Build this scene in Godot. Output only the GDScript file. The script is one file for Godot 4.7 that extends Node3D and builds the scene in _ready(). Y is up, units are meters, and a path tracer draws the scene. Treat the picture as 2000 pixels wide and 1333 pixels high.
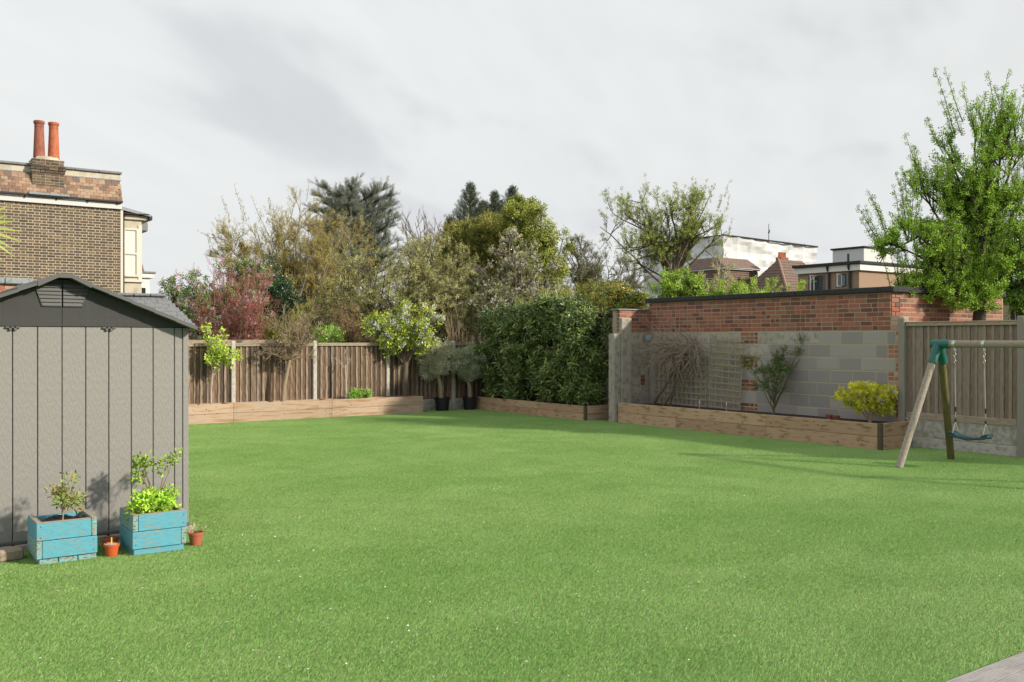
extends Node3D
# A walled back garden with artificial turf, seen from the house. World axes: x runs along the back fence, -z runs
# away along the right-hand wall. V(x, y, away) gives a point that lies "away" metres down the garden.

const TAU_ := 6.28318530718
var rng := RandomNumberGenerator.new()
var mats := {}
var boxes := {}
var leaf_meshes := {}
var taken := {}
var tex := {}


class MB:
	var v := PackedVector3Array()
	var n := PackedVector3Array()
	var c := PackedColorArray()
	var col := Color(1, 1, 1)
	var use_c := false

	func tri3(a: Vector3, b: Vector3, d: Vector3, na: Vector3, nb: Vector3, nd: Vector3) -> void:
		if (d - a).cross(b - a).dot(na + nb + nd) < 0.0:
			v.append(a); v.append(d); v.append(b)
			n.append(na); n.append(nd); n.append(nb)
		else:
			v.append(a); v.append(b); v.append(d)
			n.append(na); n.append(nb); n.append(nd)
		if use_c:
			c.append(col); c.append(col); c.append(col)

	func tri(a: Vector3, b: Vector3, d: Vector3, nn: Vector3) -> void:
		tri3(a, b, d, nn, nn, nn)

	func quad(a: Vector3, b: Vector3, d: Vector3, e: Vector3, nn: Vector3) -> void:
		tri3(a, b, d, nn, nn, nn)
		tri3(a, d, e, nn, nn, nn)

	# a face whose normal is worked out, pointing away from "inside"
	func face(pts: Array, inside: Vector3) -> void:
		var nn: Vector3 = (pts[1] - pts[0]).cross(pts[2] - pts[0]).normalized()
		if nn.dot(pts[0] - inside) < 0.0:
			nn = -nn
		for i in range(1, pts.size() - 1):
			tri3(pts[0], pts[i], pts[i + 1], nn, nn, nn)

	func box(ce: Vector3, s: Vector3, b := Basis()) -> void:
		var h := s * 0.5
		for ax in 3:
			for sg in [-1.0, 1.0]:
				var nn := Vector3(); nn[ax] = sg
				var u := Vector3(); u[(ax + 1) % 3] = h[(ax + 1) % 3]
				var w := Vector3(); w[(ax + 2) % 3] = h[(ax + 2) % 3]
				var o := Vector3(); o[ax] = sg * h[ax]
				quad(ce + b * (o - u - w), ce + b * (o + u - w), ce + b * (o + u + w), ce + b * (o - u + w), b * nn)

	func cbox(ce: Vector3, s: Vector3, e: float, b := Basis()) -> void:
		var h := s * 0.5
		e = minf(e, minf(h.x, minf(h.y, h.z)) * 0.9)
		var g := h - Vector3(e, e, e)
		for ax in 3:
			var a1 := (ax + 1) % 3
			var a2 := (ax + 2) % 3
			for sg in [-1.0, 1.0]:
				var nn := Vector3(); nn[ax] = sg
				var u := Vector3(); u[a1] = g[a1]
				var w := Vector3(); w[a2] = g[a2]
				var o := Vector3(); o[ax] = sg * h[ax]
				quad(ce + b * (o - u - w), ce + b * (o + u - w), ce + b * (o + u + w), ce + b * (o - u + w), b * nn)
				for sh in [-1.0, 1.0]:
					# edge between axis ax side sg and axis a1 side sh
					var p := Vector3(); p[ax] = sg * h[ax]; p[a1] = sh * g[a1]
					var q := Vector3(); q[ax] = sg * g[ax]; q[a1] = sh * h[a1]
					var en := Vector3(); en[ax] = sg; en[a1] = sh
					quad(ce + b * (p - w), ce + b * (p + w), ce + b * (q + w), ce + b * (q - w), b * en.normalized())
		for sx in [-1.0, 1.0]:
			for sy in [-1.0, 1.0]:
				for sz in [-1.0, 1.0]:
					tri(ce + b * Vector3(sx * h.x, sy * g.y, sz * g.z), ce + b * Vector3(sx * g.x, sy * h.y, sz * g.z), ce + b * Vector3(sx * g.x, sy * g.y, sz * h.z), b * Vector3(sx, sy, sz).normalized())

	func tube(pts: Array, r0: float, r1: float, sides := 5, caps := false) -> void:
		var m := pts.size()
		var t0: Vector3 = (pts[1] - pts[0]).normalized()
		var ref := Vector3.UP if absf(t0.y) < 0.9 else Vector3.RIGHT
		var u := t0.cross(ref).normalized()
		var prev := PackedVector3Array()
		var prevn := PackedVector3Array()
		for i in m:
			var t: Vector3 = (pts[mini(i + 1, m - 1)] - pts[maxi(i - 1, 0)]).normalized()
			u = (u - t * u.dot(t)).normalized()
			var w := t.cross(u)
			var r := lerpf(r0, r1, float(i) / (m - 1))
			var ring := PackedVector3Array()
			var ringn := PackedVector3Array()
			for k in sides:
				var a := 6.28318530718 * k / sides
				var d := u * cos(a) + w * sin(a)
				ringn.append(d)
				ring.append(pts[i] + d * r)
			if i > 0:
				for k in sides:
					var k2 := (k + 1) % sides
					tri3(prev[k], prev[k2], ring[k2], prevn[k], prevn[k2], ringn[k2])
					tri3(prev[k], ring[k2], ring[k], prevn[k], ringn[k2], ringn[k])
			if caps and (i == 0 or i == m - 1):
				for k in range(1, sides - 1):
					tri(ring[0], ring[k], ring[k + 1], -t if i == 0 else t)
			prev = ring
			prevn = ringn

	func lathe(prof: Array, ce: Vector3, segs := 24) -> void:
		for i in range(prof.size() - 1):
			var p: Vector2 = prof[i]
			var q: Vector2 = prof[i + 1]
			var d := q - p
			var nn := Vector2(d.y, -d.x).normalized()
			for k in segs:
				var a := 6.28318530718 * k / segs
				var b := 6.28318530718 * (k + 1) / segs
				var da := Vector3(cos(a), 0, sin(a))
				var db := Vector3(cos(b), 0, sin(b))
				var up := Vector3.UP
				var na := da * nn.x + up * nn.y
				var nb := db * nn.x + up * nn.y
				var pa := ce + da * p.x + up * p.y
				var pb := ce + db * p.x + up * p.y
				var qa := ce + da * q.x + up * q.y
				var qb := ce + db * q.x + up * q.y
				if p.x > 0.0001:
					tri3(pa, pb, qb, na, nb, nb)
				if q.x > 0.0001:
					tri3(pa, qb, qa, na, nb, na)

	# convex outline (x, y) drawn out from z0 to z1
	func prism(poly: Array, z0: float, z1: float) -> void:
		var mid := Vector3()
		for p in poly:
			mid += Vector3(p.x, p.y, (z0 + z1) * 0.5) / poly.size()
		var f := []
		var g := []
		for p in poly:
			f.append(Vector3(p.x, p.y, z0))
			g.append(Vector3(p.x, p.y, z1))
		face(f, mid)
		face(g, mid)
		for i in poly.size():
			var j := (i + 1) % poly.size()
			face([f[i], f[j], g[j], g[i]], mid)

	func mesh(shift := Vector3.ZERO) -> ArrayMesh:
		var vv := v
		if shift != Vector3.ZERO:
			vv = PackedVector3Array(v)
			for i in vv.size():
				vv[i] -= shift
		var a := []
		a.resize(Mesh.ARRAY_MAX)
		a[Mesh.ARRAY_VERTEX] = vv
		a[Mesh.ARRAY_NORMAL] = n
		if use_c:
			a[Mesh.ARRAY_COLOR] = c
		var m := ArrayMesh.new()
		m.add_surface_from_arrays(Mesh.PRIMITIVE_TRIANGLES, a)
		return m


# ---------------------------------------------------------------- naming and placing

func V(x: float, y: float, away: float) -> Vector3:
	return Vector3(x, y, -away)


func numbered(called: String) -> String:
	var k: int = taken.get(called, 0)
	taken[called] = k + 1
	return called if k == 0 else "%s_%03d" % [called, k]


func tag(o: Node, label: String, category: String, group := "", kind := "") -> void:
	if label: o.set_meta("label", label)
	if category: o.set_meta("category", category)
	if group: o.set_meta("group", group)
	if kind: o.set_meta("kind", kind)


func thing(called: String, label: String, category: String, at: Vector3, group := "") -> Node3D:
	var o := Node3D.new()
	o.name = numbered(called)
	add_child(o)
	o.position = at
	tag(o, label, category, group)
	return o


func gpos(o: Node) -> Vector3:
	var p := Vector3.ZERO
	while o != self and o != null:
		p += o.position
		o = o.get_parent()
	return p


func part(parent: Node, called: String, m: Mesh, mat: Material, at: Vector3, b := Basis()) -> MeshInstance3D:
	var o := MeshInstance3D.new()
	o.name = called if parent != self else numbered(called)
	o.mesh = m
	o.material_override = mat
	parent.add_child(o, true)
	o.transform = Transform3D(b, at - gpos(parent))
	return o


# a part whose builder holds world positions
func wpart(parent: Node, called: String, mb: MB, mat: Material) -> MeshInstance3D:
	var g := gpos(parent)
	return part(parent, called, mb.mesh(g), mat, g)


func struct(called: String, mb: MB, mat: Material) -> MeshInstance3D:
	var o := wpart(self, called, mb, mat)
	o.set_meta("kind", "structure")
	return o


func cb(s: Vector3, e: float) -> Mesh:
	var key := "%.3f %.3f %.3f %.3f" % [s.x, s.y, s.z, e]
	if not boxes.has(key):
		var mb := MB.new()
		mb.cbox(Vector3.ZERO, s, e)
		boxes[key] = mb.mesh()
	return boxes[key]


# a chamfered board between world limits
func slab(parent: Node, called: String, mat: Material, x0: float, x1: float, y0: float, y1: float, a0: float, a1: float, e := 0.004) -> MeshInstance3D:
	return part(parent, called, cb(Vector3(x1 - x0, y1 - y0, a1 - a0), e), mat, V((x0 + x1) * 0.5, (y0 + y1) * 0.5, (a0 + a1) * 0.5))


func rnd(a := 0.0, b := 1.0) -> float:
	return rng.randf_range(a, b)


func rdir() -> Vector3:
	var z := rnd(-1, 1)
	var a := rnd(0, TAU_)
	var r := sqrt(1.0 - z * z)
	return Vector3(r * cos(a), z, r * sin(a))


# ---------------------------------------------------------------- materials

func lin(r: float, g: float, b: float) -> Color:
	return Color(r, g, b).linear_to_srgb()


# a seamless noise picture run through colour stops [offset, linear colour]
func ntex(key: String, freq: float, octaves: int, stops: Array, size := 512, seed_ := 1, kind := FastNoiseLite.TYPE_SIMPLEX_SMOOTH) -> NoiseTexture2D:
	if tex.has(key):
		return tex[key]
	var f := FastNoiseLite.new()
	f.seed = seed_
	f.noise_type = kind
	f.frequency = freq
	f.fractal_octaves = octaves
	var t := NoiseTexture2D.new()
	t.width = size
	t.height = size
	t.seamless = true
	t.noise = f
	var g := Gradient.new()
	var off := PackedFloat32Array()
	var cs := PackedColorArray()
	for s in stops:
		off.append(s[0])
		cs.append(s[1] if s[1] is Color else lin(s[1], s[1], s[1]))
	g.offsets = off
	g.colors = cs
	t.color_ramp = g
	tex[key] = t
	return t


func nbump(key: String, freq: float, octaves: int, strength: float, seed_ := 7, size := 512) -> NoiseTexture2D:
	if tex.has(key):
		return tex[key]
	var f := FastNoiseLite.new()
	f.seed = seed_
	f.frequency = freq
	f.fractal_octaves = octaves
	var t := NoiseTexture2D.new()
	t.width = size
	t.height = size
	t.seamless = true
	t.as_normal_map = true
	t.bump_strength = strength
	t.noise = f
	tex[key] = t
	return t


func mat(key: String, c: Color, rough := 0.8, t: Texture2D = null, sc := Vector3.ONE, bump: Texture2D = null, bs := 1.0, spec := 0.5) -> StandardMaterial3D:
	if mats.has(key):
		return mats[key]
	var m := StandardMaterial3D.new()
	m.resource_name = key
	m.albedo_color = c
	m.roughness = rough
	m.metallic_specular = spec
	if t or bump:
		m.uv1_triplanar = true
		m.uv1_world_triplanar = true
		m.uv1_triplanar_sharpness = 4.0
		m.uv1_scale = sc
	if t:
		m.albedo_texture = t
	if bump:
		m.normal_enabled = true
		m.normal_texture = bump
		m.normal_scale = bs
	mats[key] = m
	return m


# several tones of one material
func tones(key: String, cs: Array, rough: float, t: Texture2D, sc: Vector3, bump: Texture2D = null, bs := 1.0) -> Array:
	var out := []
	for i in cs.size():
		out.append(mat("%s_%d" % [key, i], cs[i], rough, t, sc, bump, bs))
	return out


func leaf_mat(key: String, rough := 0.5, through := 0.35, spec := 0.4) -> StandardMaterial3D:
	if mats.has(key):
		return mats[key]
	var m := StandardMaterial3D.new()
	m.resource_name = key
	m.albedo_color = Color.WHITE
	m.vertex_color_use_as_albedo = true
	m.roughness = rough
	m.metallic_specular = spec
	m.cull_mode = BaseMaterial3D.CULL_DISABLED
	if through > 0.0:
		m.backlight_enabled = true
		m.backlight = Color(through, through, through * 0.6)
	mats[key] = m
	return m


func pick(a: Array):
	return a[rng.randi() % a.size()]


# ---------------------------------------------------------------- foliage

func leaf(mb: MB, at: Vector3, dir: Vector3, side: Vector3, l: float, w: float, fold := 0.25) -> void:
	var up := dir.cross(side).normalized()
	var a := at
	var b := at + dir * l * 0.45 + side * w * 0.5 + up * w * fold
	var d := at + dir * l * 0.45 - side * w * 0.5 + up * w * fold
	var e := at + dir * l - up * l * 0.12
	var nb := (b - a).cross(e - a).normalized()
	var nd := (e - a).cross(d - a).normalized()
	if nb.dot(up) < 0.0: nb = -nb
	if nd.dot(up) < 0.0: nd = -nd
	mb.tri(a, b, e, nb)
	mb.tri(a, e, d, nd)


# a sprig of leaves round the y axis, about one unit long
func sprig(kind: String) -> Mesh:
	if leaf_meshes.has(kind):
		return leaf_meshes[kind]
	var r0 := rng.state
	rng.seed = hash(kind)
	var mb := MB.new()
	mb.use_c = true
	var spec: Array = {
		"broad": [10, 0.42, 0.26, 0.9, 0.5], "small": [9, 0.28, 0.17, 0.9, 0.35], "narrow": [14, 0.42, 0.09, 0.9, 0.3],
		"lance": [9, 0.62, 0.22, 0.8, 0.35], "bud": [7, 0.2, 0.1, 0.9, 0.15], "frond": [16, 0.5, 0.06, 1.0, 0.12],
		"blossom": [14, 0.26, 0.24, 0.5, 0.45], "panicle": [16, 0.2, 0.16, 1.0, 0.12], "maple": [9, 0.46, 0.4, 0.8, 0.5],
		"star": [11, 0.5, 0.16, 0.25, 0.15], "needle": [18, 0.34, 0.05, 1.0, 0.1],
	}[kind]
	for i in spec[0]:
		var t: float = (i + rnd()) / spec[0]
		var a: float = i * 2.4 + rnd(-0.4, 0.4)
		var out := Vector3(cos(a), 0, sin(a))
		var dir := (out + Vector3.UP * rnd(0.1, 0.9) + rdir() * 0.35).normalized()
		if kind == "frond" or kind == "needle":
			dir = (out * 0.8 + Vector3.UP * rnd(0.6, 1.2)).normalized()
		var side := dir.cross((Vector3.UP + rdir() * 0.6).normalized()).normalized()
		var l: float = spec[1] * rnd(0.7, 1.2)
		var sh := rnd(0.75, 1.2)
		mb.col = Color(sh, sh, sh)
		leaf(mb, Vector3.UP * t * spec[3] + out * spec[4] * rnd(0.0, 0.6), dir, side, l, spec[2] * rnd(0.8, 1.2))
	rng.state = r0
	leaf_meshes[kind] = mb.mesh()
	return leaf_meshes[kind]


func along(dir: Vector3, s: float, spin: float) -> Basis:
	var y := dir.normalized()
	var x := y.cross(Vector3.FORWARD if absf(y.z) < 0.9 else Vector3.RIGHT).normalized()
	x = x.rotated(y, spin)
	return Basis(x * s, y * s, x.cross(y) * s)


# list of [position, direction, size, colour] as one crown
func crown(parent: Node, called: String, kind: String, list: Array, m: Material, st := true) -> void:
	if list.is_empty():
		return
	var g := gpos(parent)
	var mm := MultiMesh.new()
	mm.transform_format = MultiMesh.TRANSFORM_3D
	mm.use_colors = true
	mm.mesh = sprig(kind)
	mm.instance_count = list.size()
	for i in list.size():
		var e: Array = list[i]
		mm.set_instance_transform(i, Transform3D(along(e[1], e[2], rnd(0, TAU_)), e[0] - g))
		mm.set_instance_color(i, e[3])
	var o := MultiMeshInstance3D.new()
	o.name = called
	o.multimesh = mm
	o.material_override = m
	if st:
		o.set_meta("kind", "stuff")
	parent.add_child(o, true)


func tint(cols: Array, spread := 0.22) -> Color:
	var a: Color = pick(cols)
	var b: Color = pick(cols)
	var k := rnd(1.0 - spread, 1.0 + spread)
	var c := a.lerp(b, rnd())
	return Color(c.r * k, c.g * k, c.b * k)


func curve(a: Vector3, b: Vector3, ctrl: Vector3, m: int, wob: float) -> Array:
	var p := []
	for i in m + 1:
		var t := float(i) / m
		var q := a.lerp(ctrl, t).lerp(ctrl.lerp(b, t), t)
		if i > 0 and i < m:
			q += rdir() * wob
		p.append(q)
	return p


func on(p: Array, t: float) -> Vector3:
	var f := t * (p.size() - 1)
	var i := mini(int(f), p.size() - 2)
	return (p[i] as Vector3).lerp(p[i + 1], f - i)


func in_lobe(l: Array, lo := 0.2, hi := 1.0) -> Vector3:
	var k := pow(rnd(pow(lo, 3.0), pow(hi, 3.0)), 1.0 / 3.0)
	var d := rdir() * k
	return Vector3(l[0], l[1], -l[2]) + Vector3(d.x * l[3], d.y * l[4], d.z * l[3])


# a tree or shrub: trunk, limbs reaching into ellipsoid lobes [x, y, away, radius, height radius], side branches, twigs, leaves
func tree(d: Dictionary) -> Node3D:
	rng.seed = hash(d.label)
	var base: Vector3 = d.base
	var root := thing(d.n, d.label, d.get("cat", "tree"), base, d.get("group", ""))
	var lobes: Array = d.l
	var r: float = d.get("r", 0.08)
	var up: float = d.get("up", 0.35)
	var mid := Vector3.ZERO
	for l in lobes:
		mid += Vector3(l[0], l[1], -l[2]) / lobes.size()
	var trunk: Array = d.get("trunk", [])
	if trunk.is_empty():
		var top := base.lerp(mid, d.get("fork", 0.6))
		trunk = curve(base, top, base.lerp(top, 0.5) + Vector3(rnd(-1, 1), 0, rnd(-1, 1)) * 0.06 * base.distance_to(top), 5, 0.01)
	var wood := MB.new()
	var fork_lo: float = d.get("fork_lo", 0.55)
	wood.tube(trunk, r, r * d.get("taper", 0.6), 8)
	var leaves := []
	var flowers := []
	var cols: Array = d.get("cols", [])
	var fcols: Array = d.get("fcols", [])
	var ls: float = d.get("ls", 0.12)
	var lp: int = d.get("lp", 3)
	var fp: float = d.get("fp", 0.0)
	var fs: float = d.get("fs", 0.08)
	var twl: float = d.get("tw", 0.22)
	var droop: float = d.get("droop", 0.0)
	var twr: float = d.get("twr", 0.002)
	for l in lobes:
		var size: float = (l[3] + l[4]) * 0.5
		var lc := Vector3(l[0], l[1], -l[2])
		for i in d.get("limbs", 5):
			var st := on(trunk, rnd(fork_lo, 1.0))
			var tg := in_lobe(l, 0.45, 0.9)
			if tg.y < lc.y and rnd() < 0.5:
				tg.y = 2.0 * lc.y - tg.y
			var ln := st.distance_to(tg)
			var limb := curve(st, tg, st.lerp(tg, 0.45) + Vector3.UP * ln * d.get("arch", 0.12) + rdir() * ln * 0.06, 6, ln * d.get("wob", 0.018))
			var lr: float = minf(r * d.get("lr", 0.4), ln * 0.03)
			wood.tube(limb, lr, lr * 0.25, 5)
			for j in d.get("subs", 6):
				var t := rnd(d.get("sub_lo", 0.3), 1.0)
				var s2 := on(limb, t)
				var along_ := (on(limb, minf(1.0, t + 0.1)) - on(limb, maxf(0.0, t - 0.1))).normalized()
				var dir := (rdir() + (s2 - lc).normalized() * 0.6 + Vector3.UP * up * 0.7 + along_ * 0.3).normalized()
				var len2 := size * rnd(0.3, 0.85)
				var e2 := s2 + dir * len2
				var off := (e2 - lc) / Vector3(l[3], l[4], l[3])
				if off.length() > 1.05 + 0.12 * sin(off.x * 7.0 + off.y * 5.0 + off.z * 6.0):
					e2 = lc + (e2 - lc) / off.length() * 1.03
				var sub := curve(s2, e2, s2.lerp(e2, 0.5) + Vector3.UP * len2 * (0.12 * up - droop * 0.3), 3, len2 * 0.05)
				wood.tube(sub, maxf(lr * 0.4, twr * 1.5), maxf(lr * 0.14, twr), 4)
				for k in d.get("twigs", 5):
					var t3 := rnd(0.25, 1.0)
					var s3 := on(sub, t3)
					var d3 := (rdir() + dir * 0.7 + Vector3.UP * up * 1.2 - Vector3.UP * droop).normalized()
					var len3 := size * twl * rnd(0.5, 1.2)
					var e3 := s3 + d3 * len3
					var tw := [s3, s3.lerp(e3, 0.5) + rdir() * len3 * 0.1, e3]
					wood.tube(tw, minf(lr * 0.16, 0.006) + twr, twr * 0.7, 3)
					for q in lp:
						var pos := on(tw, (q + rnd()) / lp)
						if fp > 0.0 and rnd() < fp:
							flowers.append([pos, d3 + rdir() * 0.4, fs * rnd(0.7, 1.3), tint(fcols, 0.1)])
						elif cols.size():
							leaves.append([pos, d3 + rdir() * 0.6, ls * rnd(0.65, 1.3), tint(cols)])
	for i in d.get("shoots", 0):
		# long upright whips with leaves all the way
		var l: Array = pick(lobes)
		var s := in_lobe(l, 0.5, 0.95)
		if s.y < l[1]:
			s.y = 2.0 * l[1] - s.y
		var o := (s - Vector3(l[0], l[1], -l[2]))
		o.y = 0.0
		var e: Vector3 = s + (Vector3.UP + o.normalized() * rnd(0.1, 0.55) + rdir() * 0.12).normalized() * d.shoot_len * rnd(0.5, 1.2)
		var p := curve(s, e, s.lerp(e, 0.5) + rdir() * 0.05, 4, 0.01)
		wood.tube(p, 0.009, 0.003, 4)
		for q in d.get("shoot_leaves", 14):
			leaves.append([on(p, (q + rnd()) / d.get("shoot_leaves", 14)), rdir() + Vector3.UP * 0.8, ls * rnd(0.5, 0.95), tint(cols)])
	# leafy masses gather in clumps over the lobes, with gaps between them
	var clumps := []
	if d.get("fill", 0) > 0:
		for l in lobes:
			for k in d.get("clumps", 14):
				var q := in_lobe(l, d.get("fill_lo", 0.5), 0.92)
				var cs: float = minf(l[3], l[4]) * rnd(0.2, 0.42)
				clumps.append([q.x, q.y, -q.z, cs, cs * rnd(0.7, 1.1), rnd(0.72, 1.28)])
	for i in d.get("fill", 0):
		var l: Array = clumps[i % clumps.size()]
		var p := in_lobe(l, 0.3, 1.0)
		var o := (p - Vector3(l[0], l[1], -l[2])).normalized()
		if fp > 0.0 and rnd() < fp:
			flowers.append([p, o + rdir() * 0.4, fs * rnd(0.7, 1.3), tint(fcols, 0.1)])
		else:
			var tc := tint(cols)
			leaves.append([p, o + rdir() * 0.7 + Vector3.UP * up, ls * rnd(0.65, 1.3), Color(tc.r * l[5], tc.g * l[5], tc.b * l[5])])
	wpart(root, d.get("wood", "branches"), wood, d.get("bark", mats.bark))
	crown(root, "crown", d.get("leaf", "broad"), leaves, leaf_mat(d.get("lm", "leaf")))
	crown(root, "blossom", d.get("flower", "blossom"), flowers, leaf_mat("petal", 0.7, 0.55))
	return root


# ---------------------------------------------------------------- shared materials

func make_materials() -> void:
	var grain := ntex("grain", 0.02, 4, [[0.0, 0.45], [0.4, 0.8], [0.6, 1.0], [1.0, 0.7]], 512, 3)
	var blotch := ntex("blotch", 0.012, 5, [[0.0, 0.55], [0.45, 0.9], [0.7, 1.0], [1.0, 0.8]], 512, 5)
	var speck := ntex("speck", 0.25, 3, [[0.0, 0.5], [0.5, 0.95], [1.0, 1.15]], 512, 9)
	var weather := ntex("weather", 0.014, 5, [[0.0, lin(0.3, 0.27, 0.24)], [0.35, lin(0.55, 0.48, 0.42)], [0.5, lin(0.88, 0.8, 0.72)], [0.65, lin(1.0, 0.97, 0.92)], [1.0, lin(0.8, 0.8, 0.8)]], 512, 12)
	var bump := nbump("bump", 0.12, 4, 4.0)
	var fine := nbump("fine", 0.3, 3, 3.0, 21)
	mat("bark", lin(0.16, 0.12, 0.085), 0.9, grain, Vector3(3, 3, 3), bump, 0.8)
	mat("bark_pale", lin(0.33, 0.29, 0.22), 0.9, grain, Vector3(3, 3, 3), bump, 0.6)
	mat("bark_dark", lin(0.07, 0.055, 0.04), 0.95, grain, Vector3(3, 3, 3))
	mat("bark_tan", lin(0.38, 0.29, 0.19), 0.9, grain, Vector3(4, 4, 4))
	mat("bark_red", lin(0.27, 0.16, 0.12), 0.9, grain, Vector3(4, 4, 4))
	mat("bark_grey", lin(0.2, 0.17, 0.15), 0.9, grain, Vector3(4, 4, 4))
	mat("bark_white", lin(0.5, 0.45, 0.4), 0.9, grain, Vector3(3, 3, 3))
	mats["fence"] = tones("fence_wood", [lin(0.18, 0.13, 0.09), lin(0.24, 0.165, 0.11), lin(0.13, 0.1, 0.075), lin(0.2, 0.14, 0.095), lin(0.25, 0.2, 0.155), lin(0.11, 0.087, 0.07)], 0.9, weather, Vector3(7.3, 0.55, 7.3), fine, 0.4)
	mats["fence_pale"] = tones("fence_batten", [lin(0.32, 0.255, 0.2), lin(0.26, 0.2, 0.155), lin(0.36, 0.3, 0.24)], 0.9, weather, Vector3(5.2, 0.4, 5.2), fine, 0.4)
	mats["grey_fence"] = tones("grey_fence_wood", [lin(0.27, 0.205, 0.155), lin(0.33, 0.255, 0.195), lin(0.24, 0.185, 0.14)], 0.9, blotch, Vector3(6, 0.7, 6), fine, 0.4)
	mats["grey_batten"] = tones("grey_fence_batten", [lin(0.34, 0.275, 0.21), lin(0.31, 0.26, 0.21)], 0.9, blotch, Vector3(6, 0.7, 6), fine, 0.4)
	mats["cap_wood"] = tones("capping_wood", [lin(0.42, 0.34, 0.25), lin(0.38, 0.31, 0.23)], 0.9, blotch, Vector3(1, 6, 1), fine, 0.3)
	mats["bed"] = tones("sleeper_wood", [lin(0.48, 0.375, 0.295), lin(0.44, 0.345, 0.27), lin(0.51, 0.405, 0.32), lin(0.46, 0.365, 0.29)], 0.85, ntex("sleeper", 0.01, 5, [[0.0, lin(0.62, 0.5, 0.4)], [0.35, lin(0.95, 0.78, 0.64)], [0.5, lin(1, 0.96, 0.9)], [0.75, lin(0.95, 0.9, 0.84)], [1.0, lin(0.8, 0.76, 0.7)]], 512, 15), Vector3(0.2, 2.3, 0.2), fine, 0.3)
	var mossy := ntex("mossy", 0.012, 5, [[0.0, lin(0.4, 0.4, 0.2)], [0.25, lin(0.58, 0.53, 0.36)], [0.42, lin(0.9, 0.84, 0.74)], [1.0, lin(1.0, 0.92, 0.85)]], 512, 25)
	mats["bed_old"] = tones("mossy_sleeper_wood", [lin(0.52, 0.38, 0.27), lin(0.47, 0.34, 0.24), lin(0.56, 0.42, 0.3)], 0.9, mossy, Vector3(0.4, 2.1, 0.4), fine, 0.3)
	mat("bed_corner", lin(0.12, 0.09, 0.06), 0.9, grain, Vector3(6, 1, 6))
	mat("soil", lin(0.045, 0.033, 0.024), 1.0, speck, Vector3(5, 5, 5), bump, 1.0)
	mat("post", lin(0.58, 0.55, 0.48), 0.9, blotch, Vector3(2.5, 1.0, 2.5), fine, 0.8)
	mat("post_grey", lin(0.33, 0.31, 0.26), 0.95, speck, Vector3(5, 5, 5), bump, 1.0)
	mat("gravel_board", lin(0.5, 0.475, 0.43), 0.9, blotch, Vector3(1.2, 1.6, 1.2), fine, 0.6)
	mat("stained_concrete", lin(0.46, 0.45, 0.41), 0.95, ntex("stain", 0.012, 5, [[0.0, lin(0.6, 0.54, 0.42)], [0.35, lin(0.78, 0.75, 0.7)], [0.6, lin(0.96, 0.96, 0.95)], [1.0, lin(1.1, 1.1, 1.08)]], 512, 33), Vector3(1.4, 1.4, 1.4), fine, 0.8)
	mats["brick"] = tones("red_brick", [lin(0.36, 0.135, 0.085), lin(0.31, 0.115, 0.075), lin(0.24, 0.1, 0.075), lin(0.4, 0.16, 0.1), lin(0.17, 0.085, 0.07), lin(0.33, 0.16, 0.115), lin(0.27, 0.12, 0.09)], 0.9, ntex("brickface", 0.03, 4, [[0.0, 0.6], [0.45, 0.95], [1.0, 1.1]], 512, 41), Vector3(2.4, 2.4, 2.4), bump, 0.6)
	mats["brick_pink"] = tones("pink_brick", [lin(0.45, 0.2, 0.13), lin(0.5, 0.3, 0.22), lin(0.4, 0.16, 0.1), lin(0.55, 0.4, 0.32)], 0.9, tex["brickface"], Vector3(2.4, 2.4, 2.4), bump, 0.6)
	mats["stock"] = tones("stock_brick", [lin(0.12, 0.09, 0.065), lin(0.085, 0.066, 0.052), lin(0.15, 0.115, 0.08), lin(0.1, 0.085, 0.072), lin(0.2, 0.145, 0.09), lin(0.13, 0.085, 0.062)], 0.9, tex["brickface"], Vector3(1.7, 1.7, 1.7), bump, 0.6)
	mat("stock_stuff", lin(0.11, 0.085, 0.063), 0.9, ntex("stockmix", 0.06, 2, [[0.0, lin(0.6, 0.6, 0.65)], [0.5, lin(1, 1, 1)], [1.0, lin(1.9, 1.7, 1.3)]], 512, 44), Vector3(0.8, 1.2, 0.8))
	mat("mortar", lin(0.5, 0.43, 0.31), 0.95, speck, Vector3(3, 3, 3), fine, 0.6)
	mat("mortar_red", lin(0.45, 0.35, 0.25), 0.95, speck, Vector3(3, 3, 3), fine, 0.6)
	mats["block"] = tones("concrete_block", [lin(0.41, 0.385, 0.365), lin(0.36, 0.34, 0.325), lin(0.46, 0.435, 0.4), lin(0.38, 0.355, 0.34)], 0.97, speck, Vector3(5, 5, 5), bump, 1.2)
	mats["block_pale"] = tones("stained_block", [lin(0.5, 0.46, 0.38), lin(0.45, 0.415, 0.35), lin(0.48, 0.455, 0.4)], 0.97, blotch, Vector3(1.2, 1.2, 1.2), bump, 1.0)
	mat("felt", lin(0.04, 0.042, 0.045), 0.9, blotch, Vector3(2, 2, 2), bump, 0.8)
	mat("render_wall", lin(0.4, 0.37, 0.31), 0.95, blotch, Vector3(0.8, 0.8, 0.8), fine, 0.4)
	mat("cream", lin(0.56, 0.51, 0.4), 0.7, blotch, Vector3(0.3, 0.3, 0.3))
	mat("white_paint", lin(0.72, 0.71, 0.69), 0.5)
	mat("frame_white", lin(0.62, 0.59, 0.52), 0.45)
	mat("gutter", lin(0.02, 0.02, 0.022), 0.4)
	mat("fascia", lin(0.6, 0.61, 0.6), 0.5)
	mat("lead", lin(0.28, 0.31, 0.34), 0.6, blotch, Vector3(2, 2, 2))
	mat("slate", lin(0.2, 0.21, 0.225), 0.6, blotch, Vector3(1.5, 1.5, 1.5))
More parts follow.
